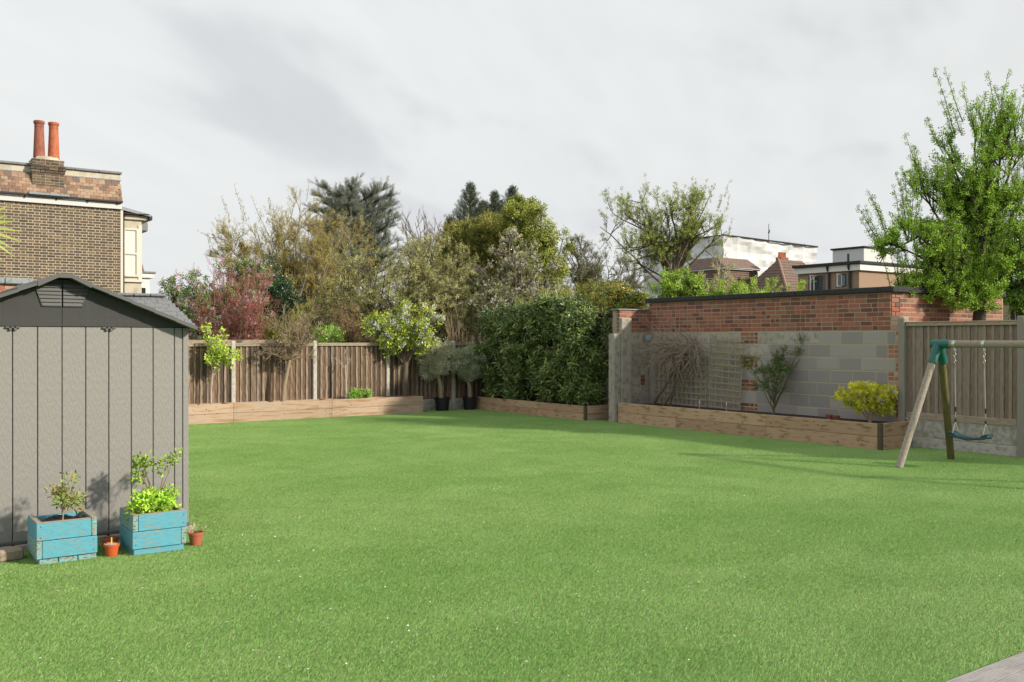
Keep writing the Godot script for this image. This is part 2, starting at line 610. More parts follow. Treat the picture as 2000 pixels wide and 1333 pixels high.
	var gl := mat("glass", lin(0.03, 0.04, 0.045), 0.06)
	gl.metallic_specular = 0.8
	mat("blind", lin(0.62, 0.63, 0.6), 0.6)
	mats["tile"] = tones("clay_tile", [lin(0.3, 0.18, 0.12), lin(0.24, 0.15, 0.105), lin(0.36, 0.24, 0.17), lin(0.2, 0.14, 0.11), lin(0.4, 0.29, 0.2)], 0.9, blotch, Vector3(3, 3, 3))
	mat("terracotta", lin(0.5, 0.15, 0.07), 0.8, blotch, Vector3(1.5, 0.8, 1.5))
	mat("terracotta_old", lin(0.34, 0.12, 0.08), 0.85, blotch, Vector3(1.5, 0.6, 1.5))
	mat("pot_orange", lin(0.58, 0.105, 0.03), 0.45)
	mat("pot_rust", lin(0.42, 0.12, 0.06), 0.6)
	mat("pot_black", lin(0.012, 0.013, 0.015), 0.45)
	mat("plastic_board", lin(0.245, 0.237, 0.228), 0.6, null, Vector3(5.3, 0.83, 5.3), nbump("emboss", 0.03, 2, 7.0, 51), 0.3)
	mat("dark_plastic", lin(0.062, 0.063, 0.064), 0.65, ntex("pitted", 0.45, 2, [[0.0, 0.6], [0.5, 0.95], [1.0, 1.7]], 512, 55), Vector3(6, 6, 6), nbump("pits", 0.5, 2, 5.0, 56), 0.7)
	mat("dark_smooth", lin(0.095, 0.097, 0.099), 0.55)
	mat("dark_vent", lin(0.115, 0.117, 0.119), 0.5)
	mat("black", lin(0.012, 0.012, 0.012), 0.8)
	var peel := ntex("peel", 0.02, 5, [[0.0, lin(0.32, 0.26, 0.19)], [0.24, lin(0.36, 0.3, 0.22)], [0.27, lin(0.08, 0.305, 0.4)], [0.5, lin(0.1, 0.36, 0.465)], [1.0, lin(0.125, 0.39, 0.495)]], 512, 61)
	mat("blue_wood", Color.WHITE, 0.7, peel, Vector3(0.7, 6, 0.7), fine, 0.3)
	var worn := ntex("worn", 0.02, 5, [[0.0, lin(0.12, 0.1, 0.07)], [0.45, lin(0.3, 0.27, 0.2)], [0.55, lin(0.2, 0.42, 0.44)], [1.0, lin(0.14, 0.5, 0.57)]], 512, 62)
	mat("worn_blue", Color.WHITE, 0.8, worn, Vector3(2, 4, 2), fine, 0.3)
	mat("rim_wood", lin(0.4, 0.34, 0.27), 0.9, grain, Vector3(8, 4, 1.5), fine, 0.4)
	mat("grey_timber", lin(0.35, 0.31, 0.27), 0.9, grain, Vector3(1.5, 7, 1.5), fine, 0.4)
	mat("stone", lin(0.36, 0.29, 0.22), 0.95, blotch, Vector3(5, 5, 5), bump, 1.0)
	mat("swing_wood", lin(0.4, 0.34, 0.28), 0.85, grain, Vector3(6, 1.2, 6), fine, 0.4)
	mat("swing_beam", lin(0.36, 0.3, 0.24), 0.85, grain, Vector3(9, 9, 1.0), fine, 0.4)
	mat("swing_green", lin(0.14, 0.125, 0.06), 0.9, ntex("algae", 0.01, 4, [[0.0, lin(0.55, 0.5, 0.4)], [0.45, lin(0.8, 0.8, 0.5)], [0.6, lin(1.1, 1.2, 0.6)], [1.0, lin(1.3, 1.3, 0.9)]], 256, 65), Vector3(5, 0.6, 5))
	mat("bracket_green", lin(0.012, 0.12, 0.1), 0.4)
	mat("seat_green", lin(0.012, 0.05, 0.06), 0.4)
	mat("rope", lin(0.42, 0.4, 0.36), 0.9)
	var st := mat("steel", lin(0.55, 0.55, 0.5), 0.35)
	st.metallic = 0.9
	mat("trellis_wood", lin(0.37, 0.32, 0.21), 0.9, grain, Vector3(6, 6, 6), fine, 0.3)
	mat("deck", lin(0.36, 0.345, 0.34), 0.7, blotch, Vector3(0.6, 3, 3))
	mat("sheeting", lin(0.62, 0.635, 0.65), 0.8)
	mat("far_brick", lin(0.33, 0.225, 0.16), 0.9, ntex("farbrick", 0.06, 3, [[0.0, 0.7], [0.5, 1.0], [1.0, 1.2]], 512, 71), Vector3(0.6, 2.4, 0.6))
	mat("far_tile", lin(0.2, 0.135, 0.11), 0.9, blotch, Vector3(0.4, 0.4, 0.4))
	leaf_mat("leaf", 0.55, 0.5)
	leaf_mat("gloss", 0.3, 0.2, 0.5)
	leaf_mat("petal", 0.7, 0.55)
	leaf_mat("turf", 0.6, 0.2, 0.3)


# ---------------------------------------------------------------- camera, sky, sun

func make_view() -> void:
	var cam := Camera3D.new()
	cam.name = "camera"
	add_child(cam)
	cam.position = Vector3(0, 1.75, 0)
	cam.rotation = Vector3(deg_to_rad(-0.1), deg_to_rad(-35.5), 0)
	cam.fov = 39.63
	cam.far = 2000.0
	cam.current = true

	var sun := DirectionalLight3D.new()
	sun.name = "sun"
	add_child(sun)
	sun.look_at_from_position(Vector3(0.69, 0.58, 1.0), Vector3.ZERO)
	sun.light_energy = 1.45
	sun.light_color = Color(1.0, 0.955, 0.88)
	sun.light_angular_distance = 3.0
	sun.shadow_enabled = true

	# thin broken cloud, laid out on a flat layer overhead
	var w := 1280
	var h := 640
	var im := Image.create(w, h, false, Image.FORMAT_RGBAF)
	var f := FastNoiseLite.new()
	f.seed = 11
	f.frequency = 0.32
	f.fractal_octaves = 6
	f.fractal_gain = 0.55
	var f2 := FastNoiseLite.new()
	f2.seed = 23
	f2.frequency = 0.11
	f2.fractal_octaves = 3
	var sd := Vector3(0.69, 0.58, 1.0).normalized()
	for j in h:
		var th := PI * (j + 0.5) / h
		var y := cos(th)
		var s := sin(th)
		for i in w:
			var a := TAU_ * ((i + 0.5) / w - 0.5)
			var x := s * sin(a)
			var z := -s * cos(a)
			var c: Color
			if y > -0.02:
				var k := 1.0 / (maxf(y, 0.0) + 0.16)
				# streets of cloud run roughly across the view
				var p := Vector2(x * 0.80 - z * 0.60, (x * 0.60 + z * 0.80) * 1.9) * k
				var wrp := f2.get_noise_2d(p.x * 1.7 + 40.0, p.y * 1.7) * 1.6
				var n := f.get_noise_2d(p.x * 2.6 + wrp, p.y * 2.0 + wrp * 0.6)
				var big := f2.get_noise_2d(p.x * 3.4, p.y * 3.0)
				var fine := f.get_noise_2d(p.x * 5.0 + wrp * 2.0 + 90.0, p.y * 9.0 - wrp)
				var veil := smoothstep(0.0, 0.5, n * 0.75 + big * 0.5 + fine * 0.25)
				var v := lerpf(0.74, 0.61, veil) * (1.0 + 0.05 * fine)
				v *= 1.0 + 0.07 * (x * sd.x + z * sd.z)
				v = lerpf(v, 0.72, clampf(1.0 - y * 5.0, 0.0, 1.0) * 0.75)
				c = Color(v * 0.975, v * 1.0, v * lerpf(1.0, 1.035, veil))
			else:
				c = Color(0.16, 0.18, 0.12)
			im.set_pixel(i, j, c)
	var sky := PanoramaSkyMaterial.new()
	sky.panorama = ImageTexture.create_from_image(im)
	var env := Environment.new()
	env.background_mode = Environment.BG_SKY
	env.sky = Sky.new()
	env.sky.sky_material = sky
	env.tonemap_mode = Environment.TONE_MAPPER_LINEAR
	env.tonemap_exposure = 1.12
	env.sdfgi_enabled = true
	env.ssao_enabled = true
	env.ssil_enabled = true
	var we := WorldEnvironment.new()
	we.name = "environment"
	we.environment = env
	add_child(we)


# ---------------------------------------------------------------- ground

func make_ground() -> void:
	var g := MB.new()
	g.quad(V(-700, -0.05, -700), V(700, -0.05, -700), V(700, -0.05, 700), V(-700, -0.05, 700), Vector3.UP)
	struct("ground", g, mat("rough_ground", lin(0.1, 0.1, 0.05), 1.0, ntex("rough", 0.02, 4, [[0.0, lin(0.5, 0.42, 0.3)], [0.5, lin(0.8, 0.9, 0.6)], [1.0, lin(1, 1, 0.8)]], 512, 81), Vector3(0.2, 0.2, 0.2)))
	var l := MB.new()
	l.quad(V(-4, 0, -3), V(14.3, 0, -3), V(14.3, 0, 20.2), V(-4, 0, 20.2), Vector3.UP)
	struct("lawn", l, mat("turf_backing", lin(0.13, 0.25, 0.065), 1.0, ntex("turfback", 0.2, 4, [[0.0, 0.5], [0.5, 1.0], [1.0, 1.3]], 512, 82), Vector3(3, 3, 3)))
	# short plastic grass: a few round patches of blades, laid over one another
	rng.seed = 404
	var patches := []
	var pile := Vector3(0.9, 0, 0.42)
	for k in 6:
		var mb := MB.new()
		mb.use_c = true
		for i in 700:
			var r := sqrt(rnd()) * 0.21
			var a := rnd(0, TAU_)
			var at := Vector3(cos(a) * r, 0, sin(a) * r)
			var hh := rnd(0.009, 0.018)
			# the pile lies over to one side
			var lean := (Vector3(rnd(-1, 1), 0, rnd(-1, 1)) * 0.85 + pile * 0.75) * hh
			var tip := at + Vector3.UP * hh + lean
			var b := rnd(0, TAU_)
			var side := Vector3(cos(b), 0, sin(b)) * rnd(0.0014, 0.0024)
			var q := rnd()
			mb.col = Color(0.235, 0.43, 0.11) if q < 0.55 else (Color(0.31, 0.5, 0.16) if q < 0.85 else (Color(0.4, 0.5, 0.23) if q < 0.95 else Color(0.48, 0.43, 0.27)))
			var sh := rnd(0.75, 1.25)
			mb.col = Color(mb.col.r * sh, mb.col.g * sh, mb.col.b * sh)
			var nn := side.cross(tip - at).normalized()
			if nn.y < 0.0: nn = -nn
			mb.tri(at - side, at + side, tip, nn)
		patches.append(mb.mesh())
	var spots := [[], [], [], [], [], []]
	var fn := FastNoiseLite.new()
	fn.seed = 5
	fn.frequency = 0.35
	fn.fractal_octaves = 4
	var fm := FastNoiseLite.new()
	fm.seed = 8
	fm.frequency = 1.3
	fm.fractal_octaves = 3
	var step := 0.15
	var ni := int(16.2 / step)
	var nj := int(18.2 / step)
	for j in nj:
		for i in ni:
			var x := -1.9 + (i + rnd(-0.5, 0.5)) * step
			var z := 2.0 + (j + rnd(-0.5, 0.5)) * step
			if x < 0.08 * z - 1.4 or x > 2.3 * z + 1.5 or x * 0.5808 + z * 0.814 < 3.6:
				continue
			if z > 19.58 and x < 11.4 or x > 13.32 and z > 8.74 or x > 13.0 and z > 15.55 or x > 14.2:
				continue
			if z < 2.62 and x > 4.1:
				continue
			var n := fn.get_noise_2d(x * 0.6 + z * 0.25, z)
			var m := fm.get_noise_2d(x, z)
			# trodden patches lie flatter and show paler, worn tips
			var wear := clampf(0.5 + n * 0.9 + m * 0.7, 0.0, 1.0)
			var c := Color(0.94, 0.97, 0.92).lerp(Color(1.12, 1.05, 1.12), wear)
			var b := Basis(Vector3.UP, n * 0.15 + m * 0.2 + rnd(-0.35, 0.35)).scaled(Vector3(1.0, lerpf(1.1, 0.88, wear), 1.0))
			spots[rng.randi() % 6].append([Transform3D(b, V(x, 0.0, z)), c])
	var root := Node3D.new()
	root.name = "turf_blades"
	add_child(root)
	tag(root, "short green artificial grass blades covering the whole lawn", "grass", "", "stuff")
	for k in 6:
		var mm := MultiMesh.new()
		mm.transform_format = MultiMesh.TRANSFORM_3D
		mm.use_colors = true
		mm.mesh = patches[k]
		mm.instance_count = spots[k].size()
		for i in spots[k].size():
			mm.set_instance_transform(i, spots[k][i][0])
			mm.set_instance_color(i, spots[k][i][1])
		var o := MultiMeshInstance3D.new()
		o.name = "blades"
		o.multimesh = mm
		o.material_override = mats.turf
		o.set_meta("kind", "stuff")
		root.add_child(o, true)
	# fallen white petals
	var pm := MB.new()
	for i in 420:
		var x := rnd(0.6, 9.0)
		var z := rnd(3.2, 10.5)
		if i < 200:
			x = rnd(0.6, 5.0); z = rnd(4.5, 9.5)
		if (x < 2.75 and z > 7.9) or (z < 2.8 and x > 4.0):
			continue
		var s := rnd(0.004, 0.009)
		var b := Basis(rdir(), rnd(-0.6, 0.6))
		pm.quad(V(x, 0.03, z) + b * Vector3(-s, 0, 0), V(x, 0.03, z) + b * Vector3(0, 0, s), V(x, 0.03, z) + b * Vector3(s, 0, 0), V(x, 0.03, z) + b * Vector3(0, 0, -s), b * Vector3.UP)
	var po := wpart(self, "fallen_petals", pm, mat("petal_white", lin(0.75, 0.72, 0.66), 0.7))
	tag(po, "tiny white petals scattered over the grass", "petals", "", "stuff")
	# decking in the near right corner
	var d := thing("deck", "pale grey ribbed decking at the near right corner of the lawn", "decking", V(6, 0, 2.2))
	for k in 5:
		var mb := MB.new()
		var a1 := 2.6 - k * 0.146
		mb.box(V(6.6, 0.012, a1 - 0.07), Vector3(5.0, 0.03, 0.14))
		for q in 9:
			mb.box(V(6.6, 0.031, a1 - 0.008 - q * 0.0155), Vector3(5.0, 0.008, 0.009))
		wpart(d, "deck_board", mb, mats.deck)


# ---------------------------------------------------------------- walls

func lpart(parent: Node, called: String, size: Vector3, e: float, m: Material, o: Vector3, u: Vector3, nrm: Vector3, s: float, y: float, nn: float, turn := 0.0) -> MeshInstance3D:
	var b := Basis(u, Vector3.UP, nrm)
	if turn != 0.0:
		b = b * Basis(Vector3(0, 0, 1), turn)
	return part(parent, called, cb(size, e), m, o + u * s + Vector3.UP * y + nrm * nn, b)


# one course between s0 and s1; lens is the run of unit lengths
func course(parent: Node, called: String, ms: Array, o: Vector3, u: Vector3, nrm: Vector3, s0: float, s1: float, y: float, h: float, lens: Array, first := 0, depth := 0.1, joint := 0.01, cut := 0.0) -> void:
	var s := s0
	var i := first
	while s < s1 - 0.03:
		var l: float = lens[i % lens.size()] - joint
		if s == s0 and cut > 0.0:
			l = cut
		l = minf(l, s1 - s)
		if s1 - (s + l) < 0.045:
			l = s1 - s
		l = snappedf(l, 0.005)
		lpart(parent, called, Vector3(l, h, depth), 0.004, pick(ms), o, u, nrm, s + l * 0.5, y + h * 0.5, -depth * 0.5 + rnd(-0.002, 0.002))
		s += l + joint
		i += 1


func make_right_wall() -> void:
	rng.seed = 77
	var w := thing("garage_wall", "red brick and grey block garage wall behind the right-hand raised bed", "wall", V(14.35, 0, 11.9))
	var o := V(14.35, 0, 14.99)
	var u := Vector3(0, 0, 1)
	var nr := Vector3(-1, 0, 0)
	slab(w, "mortar_core", mats.mortar_red, 14.3535, 14.6, 1.9, 2.53, 9.22, 14.985, 0.002)
	slab(w, "mortar_core", mats.mortar, 14.3535, 14.6, 0.0, 1.8995, 9.035, 14.985, 0.002)
	slab(w, "mortar_core", mats.mortar_red, 14.3535, 14.6, 1.9005, 2.135, 9.035, 9.219, 0.002)
	for k in 8:
		var y := 1.91 + k * 0.0775
		var mixed := k % 3 == 2
		course(w, "brick", mats.brick, o, u, nr, 0.0, 5.77, y, 0.0655, [0.225, 0.1125, 0.1125, 0.225] if mixed else [0.225, 0.225, 0.225, 0.1125], k, 0.1, 0.012, 0.1 if k % 2 else 0.0)
	for r in 8:
		var y := 1.9 - (r + 1) * 0.2275
		var ms: Array = mats.block
		var e1 := 5.86 if r % 2 == 0 else 5.72
		if r % 2 == 0:
			course(w, "block", mats.block_pale if r < 2 else ms, o, u, nr, 0.0, 2.535, y, 0.207, [0.45], 0, 0.1, 0.02)
			for q in 3:
				course(w, "brick", mats.brick, o, u, nr, 2.555, 2.97, y + q * 0.0745, 0.06, [0.225, 0.1125], q, 0.1, 0.0145)
			course(w, "block", mats.block_pale if r == 0 else ms, o, u, nr, 2.985, e1 if r > 0 else 4.35, y, 0.207, [0.45], 0, 0.1, 0.02)
			if r == 0:
				course(w, "block", ms, o, u, nr, 4.37, e1, y, 0.207, [0.45], 0, 0.1, 0.02)
		else:
			course(w, "block", mats.block_pale if r < 2 else ms, o, u, nr, 0.0, 3.24, y, 0.207, [0.45], 0, 0.1, 0.02, 0.215)
			course(w, "block", ms, o, u, nr, 3.26, e1, y, 0.207, [0.45], 0, 0.1, 0.02)
		for q in 3:
			course(w, "brick", mats.brick_pink, o, u, nr, e1 + 0.016, 5.955, y + q * 0.0745, 0.06, [0.1125], 0, 0.1, 0.0145)
	for q in 3:
		course(w, "brick", mats.brick_pink, o, u, nr, 5.79, 5.955, 1.91 + q * 0.0775, 0.0655, [0.225], 0, 0.1, 0.012)
	for k in 3:
		slab(w, "coping", mats.felt, 14.285, 14.75, 2.54, 2.635, 9.12 + k * 1.98, 9.12 + (k + 1) * 1.98 - 0.006, 0.012)
	slab(w, "mortar_bed", mats.mortar_red, 14.343, 14.56, 2.5305, 2.5395, 9.2, 14.97, 0.002)

	# garage end, seen edge on under the tree
	var e := thing("garage_end_wall", "shaded brick end of the garage behind the tall fence, under the tree", "wall", V(15.5, 0, 9.3))
	slab(e, "mortar_core", mats.mortar_red, 14.61, 18.0, 0.0, 2.53, 9.2035, 9.4, 0.002)
	for k in 8:
		course(e, "brick", mats.brick, V(14.37, 0, 9.2), Vector3(1, 0, 0), Vector3(0, 0, 1), 0.0, 3.6, 1.91 + k * 0.0775, 0.0655, [0.225], 0, 0.1, 0.012, 0.1 if k % 2 else 0.0)
	slab(e, "coping", mats.felt, 14.76, 18.0, 2.54, 2.635, 9.14, 9.6, 0.012)

	# short return that faces the house
	var t := thing("return_wall", "short brick and block return wall beside the laurel hedge", "wall", V(14.0, 0, 15.1))
	var ro := V(13.5, 0, 15.0)
	var ru := Vector3(1, 0, 0)
	var rn := Vector3(0, 0, 1)
	slab(t, "mortar_core", mats.mortar_red, 13.5, 14.6, 0.0, 2.36, 15.0035, 15.22, 0.002)
	for k in 6:
		course(t, "brick", mats.brick, ro, ru, rn, 0.0, 0.845, 1.91 + k * 0.0775, 0.0655, [0.225], 0, 0.1, 0.012, 0.1 if k % 2 else 0.0)
	for r in 7:
		var y := 1.9 - (r + 1) * 0.2275
		if r == 4:
			course(t, "block", mats.block_pale, ro, ru, rn, 0.26, 0.6, y, 0.215, [0.45], 0, 0.1, 0.012)
			for q in 3:
				course(t, "brick", mats.brick, ro, ru, rn, 0.612, 0.73, y + q * 0.0745, 0.065, [0.225], q, 0.1, 0.01)
			course(t, "block", mats.block, ro, ru, rn, 0.742, 0.845, y, 0.215, [0.45], 0, 0.1, 0.012)
		else:
			course(t, "block", mats.block_pale if r < 6 else mats.block, ro, ru, rn, 0.26, 0.845, y, 0.215, [0.45], 0, 0.1, 0.012, 0.36 if r % 2 else 0.0)
	slab(t, "coping", mats.lead, 13.46, 14.6, 2.375, 2.4, 14.98, 15.24, 0.006)
	var p := thing("concrete_post", "wide concrete post at the end of the short return wall", "post", V(13.6, 0, 15.0), "concrete posts")
	slab(p, "post", mats.render_wall, 13.47, 13.76, 0.0, 2.2, 14.9, 14.995, 0.012)
	var p2 := thing("concrete_post", "lower concrete post between the laurel hedge and the return wall", "post", V(13.3, 0, 15.0), "concrete posts")
	slab(p2, "post", mats.render_wall, 13.27, 13.465, 0.0, 1.87, 14.92, 15.1, 0.012)
	var b := thing("rendered_wall", "pale rendered wall with a dark coping behind the laurel hedge", "wall", V(13.95, 0, 17.6))
	slab(b, "wall_face", mats.render_wall, 13.9, 14.1, 0.0, 2.25, 15.23, 20.1, 0.01)
	slab(b, "coping", mats.felt, 13.8, 14.2, 2.255, 2.34, 15.24, 20.1, 0.012)

	# small floodlight on the return wall
	var f := thing("wall_light", "small grey floodlight with pale glass high on the return wall", "light", V(14.25, 1.72, 14.95))
	part(f, "housing", cb(Vector3(0.17, 0.13, 0.06), 0.01), mats.lead, V(14.25, 1.79, 14.93), Basis(Vector3.RIGHT, 0.25))
	part(f, "lens", cb(Vector3(0.15, 0.11, 0.008), 0.002), mat("pale_glass", lin(0.5, 0.6, 0.68), 0.15), V(14.25, 1.783, 14.894), Basis(Vector3.RIGHT, 0.25))
	part(f, "bracket", cb(Vector3(0.05, 0.04, 0.05), 0.004), mats.gutter, V(14.25, 1.82, 14.972))


# ---------------------------------------------------------------- fences

func fence_run(f: Node3D, o: Vector3, u: Vector3, nr: Vector3, len_: float, y0: float, y1: float, bm: Array, sm: Array) -> void:
	var cnt := int(round(len_ / 0.128))
	var pitch := len_ / cnt
	for i in cnt:
		var hh := snappedf(y1 - y0 - rnd(0.0, 0.01), 0.005)
		lpart(f, "board", Vector3(snappedf(pitch + 0.004, 0.001), hh, 0.012), 0.003, pick(bm), o, u, nr, (i + 0.5) * pitch, y0 + hh * 0.5, rnd(-0.003, 0.003) + (0.004 if i % 2 else 0.0), rnd(-0.003, 0.003))
	for i in cnt - 1:
		var bw: float = [0.044, 0.052, 0.058][rng.randi() % 3]
		lpart(f, "batten", Vector3(bw, y1 - y0, 0.012), 0.004, pick(sm), o, u, nr, (i + 1) * pitch + rnd(-0.008, 0.008), (y0 + y1) * 0.5, 0.0195, rnd(-0.004, 0.004))
	lpart(f, "top_rail", Vector3(len_ - 0.002, 0.045, 0.03), 0.004, pick(mats.cap_wood), o, u, nr, len_ * 0.5, y1 - 0.01, 0.043)
	lpart(f, "capping", Vector3(len_ - 0.002, 0.026, 0.085), 0.005, pick(mats.cap_wood), o, u, nr, len_ * 0.5, y1 + 0.026, 0.02)


func make_fences() -> void:
	rng.seed = 31
	var X := [5.11, 6.99, 8.88, 10.76, 12.61, 14.4]
	var f := thing("back_fence", "weathered brown close-board fence with concrete posts across the back of the garden", "fence", V(9.7, 0, 20.24))
	for i in 5:
		var l: float = X[i + 1] - X[i] - 0.1
		fence_run(f, V(X[i] + 0.05, 0, 20.24), Vector3(1, 0, 0), Vector3(0, 0, 1), l, 0.27, 1.63, mats.fence, mats.fence_pale)
		slab(f, "gravel_board", mats.gravel_board, X[i] + 0.052, X[i + 1] - 0.052, 0.0, 0.262, 20.22, 20.265, 0.006)
	for i in 4:
		var mb := MB.new()
		mb.cbox(V(X[i + 1], 0.85, 20.23), Vector3(0.096, 1.7, 0.1), 0.012)
		mb.cbox(V(X[i + 1], 1.702, 20.225), Vector3(0.08, 0.03, 0.075), 0.012)
		wpart(f, "post", mb, mats.post)
	# the neighbour's fence just behind
	var nb := thing("neighbour_fence", "neighbouring fence whose rail shows above the back fence near the shed", "fence", V(6.5, 0, 20.62))
	fence_run(nb, V(4.6, 0, 20.62), Vector3(1, 0, 0), Vector3(0, 0, 1), 3.86, 0.1, 1.7, mats.fence, mats.fence_pale)

	# right-hand fence, taller, in the shade
	var r := thing("right_fence", "tall shaded fence on stained concrete boards behind the swing", "fence", V(14.3, 0, 7.5))
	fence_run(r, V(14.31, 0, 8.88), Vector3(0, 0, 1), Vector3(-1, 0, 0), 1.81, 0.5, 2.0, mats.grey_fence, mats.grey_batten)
	slab(r, "bottom_rail", mats.cap_wood[1], 14.25, 14.3, 0.46, 0.56, 7.08, 8.87, 0.006)
	slab(r, "gravel_board", mats.stained_concrete, 14.27, 14.32, 0.165, 0.455, 7.075, 8.875, 0.008)
	slab(r, "gravel_board", mats.gravel_board, 14.262, 14.32, 0.0, 0.16, 7.075, 8.875, 0.008)
	slab(r, "post", mats.post_grey, 14.22, 14.34, 0.0, 2.1, 8.885, 9.0, 0.012)
	slab(r, "post", mats.post_grey, 14.22, 14.34, 0.0, 2.1, 6.96, 7.07, 0.012)
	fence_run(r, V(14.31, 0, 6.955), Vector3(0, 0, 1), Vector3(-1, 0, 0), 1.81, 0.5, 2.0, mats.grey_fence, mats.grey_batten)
	slab(r, "gravel_board", mats.stained_concrete, 14.27, 14.32, 0.0, 0.455, 5.15, 6.955, 0.008)


# ---------------------------------------------------------------- raised beds

func make_beds() -> void:
	rng.seed = 52
	var b := thing("raised_bed", "pale timber raised bed along the back fence", "raised bed", V(8.0, 0, 19.85))
	var J := [3.6, 6.79, 9.03, 11.38]
	for i in 3:
		for k in 2:
			slab(b, "board", mats.bed[(i + k * 2) % 4], J[i] + 0.002, J[i + 1] - 0.002, 0.002 + k * 0.2, 0.198 + k * 0.2, 19.6, 19.645, 0.005)
		slab(b, "cross_board", mats.bed[3], J[i + 1] - 0.05, J[i + 1] - 0.005, 0.0, 0.392, 19.647, 20.16, 0.005)
		for q in 2:
			for s in [-0.06, 0.06]:
				for yy in [0.06, 0.15]:
					if J[i + 1] + s > 11.38:
						continue
					part(b, "screw_head", cb(Vector3(0.012, 0.012, 0.004), 0.001), mats.gutter, V(J[i + 1] + s, yy + q * 0.2, 19.599))
	var kn := MB.new()
	for i in 46:
		var kx := rnd(5.6, 11.3)
		var ky := rnd(0.03, 0.37)
		var kr := rnd(0.006, 0.014)
		kn.cbox(V(kx, ky, 19.5995), Vector3(kr * 2.0, kr * rnd(1.2, 2.0), 0.002), 0.0008, Basis(Vector3(0, 0, 1), rnd(-0.8, 0.8)))
	wpart(b, "knots", kn, mat("knot", lin(0.17, 0.1, 0.06), 0.9)).set_meta("kind", "stuff")
	slab(b, "back_board", mats.bed[1], 3.6, 11.32, 0.0, 0.385, 20.165, 20.2, 0.005)
	slab(b, "soil", mats.soil, 3.7, 11.33, 0.1, 0.35, 19.646, 20.164, 0.004)

	var h := thing("raised_bed", "low mossy timber bed under the laurel hedge", "raised bed", V(13.5, 0, 17.7))
	var K := [15.6, 17.3, 18.75, 19.95]
	for i in 3:
		for k in 2:
			slab(h, "board", mats.bed_old[(i + k) % 3], 13.05, 13.095, 0.002 + k * 0.16, 0.158 + k * 0.16, K[i] + (0.05 if i == 0 else 0.002), K[i + 1] - 0.002, 0.005)
	slab(h, "corner_post", mats.bed_corner, 13.045, 13.11, 0.0, 0.325, 15.59, 15.648, 0.006)
	for k in 2:
		slab(h, "end_board", mats.bed[(k + 1) % 4], 13.112, 13.88, 0.002 + k * 0.16, 0.158 + k * 0.16, 15.6, 15.645, 0.005)
	slab(h, "end_board", mats.bed_corner, 13.1, 13.88, 0.0, 0.315, 19.9, 19.95, 0.005)
	slab(h, "soil", mats.soil, 13.097, 13.88, 0.05, 0.27, 15.65, 19.89, 0.004)

	var r := thing("raised_bed", "mossy timber raised bed along the block wall", "raised bed", V(14.0, 0, 11.9))
	var L := [8.74, 11.0, 13.2, 14.89]
	for i in 3:
		for k in 2:
			slab(r, "board", mats.bed_old[(i + k) % 3], 13.35, 13.395, 0.002 + k * 0.212, 0.209 + k * 0.212, L[i] + (0.06 if i == 0 else 0.002), L[i + 1] - 0.002, 0.005)
		for q in 2:
			for s in [0.05, 0.11]:
				part(r, "screw_head", cb(Vector3(0.004, 0.012, 0.012), 0.001), mats.gutter, V(13.349, 0.1 + q * 0.2, L[i + 1] - s))
	var kr_ := MB.new()
	for i in 40:
		var kr := rnd(0.007, 0.015)
		kr_.cbox(V(13.3495, rnd(0.03, 0.39), rnd(8.9, 14.8)), Vector3(0.002, kr * rnd(1.2, 2.0), kr * 2.0), 0.0008, Basis(Vector3(1, 0, 0), rnd(-0.8, 0.8)))
	wpart(r, "knots", kr_, mats.knot).set_meta("kind", "stuff")
	slab(r, "corner_post", mats.bed_corner, 13.345, 13.41, 0.0, 0.425, 8.73, 8.798, 0.006)
	for k in 2:
		slab(r, "end_board", mats.bed_old[k], 13.412, 14.21, 0.002 + k * 0.212, 0.209 + k * 0.212, 8.75, 8.795, 0.005)
	slab(r, "soil", mats.soil, 13.397, 14.34, 0.05, 0.37, 8.8, 14.89, 0.004)


# ---------------------------------------------------------------- shed

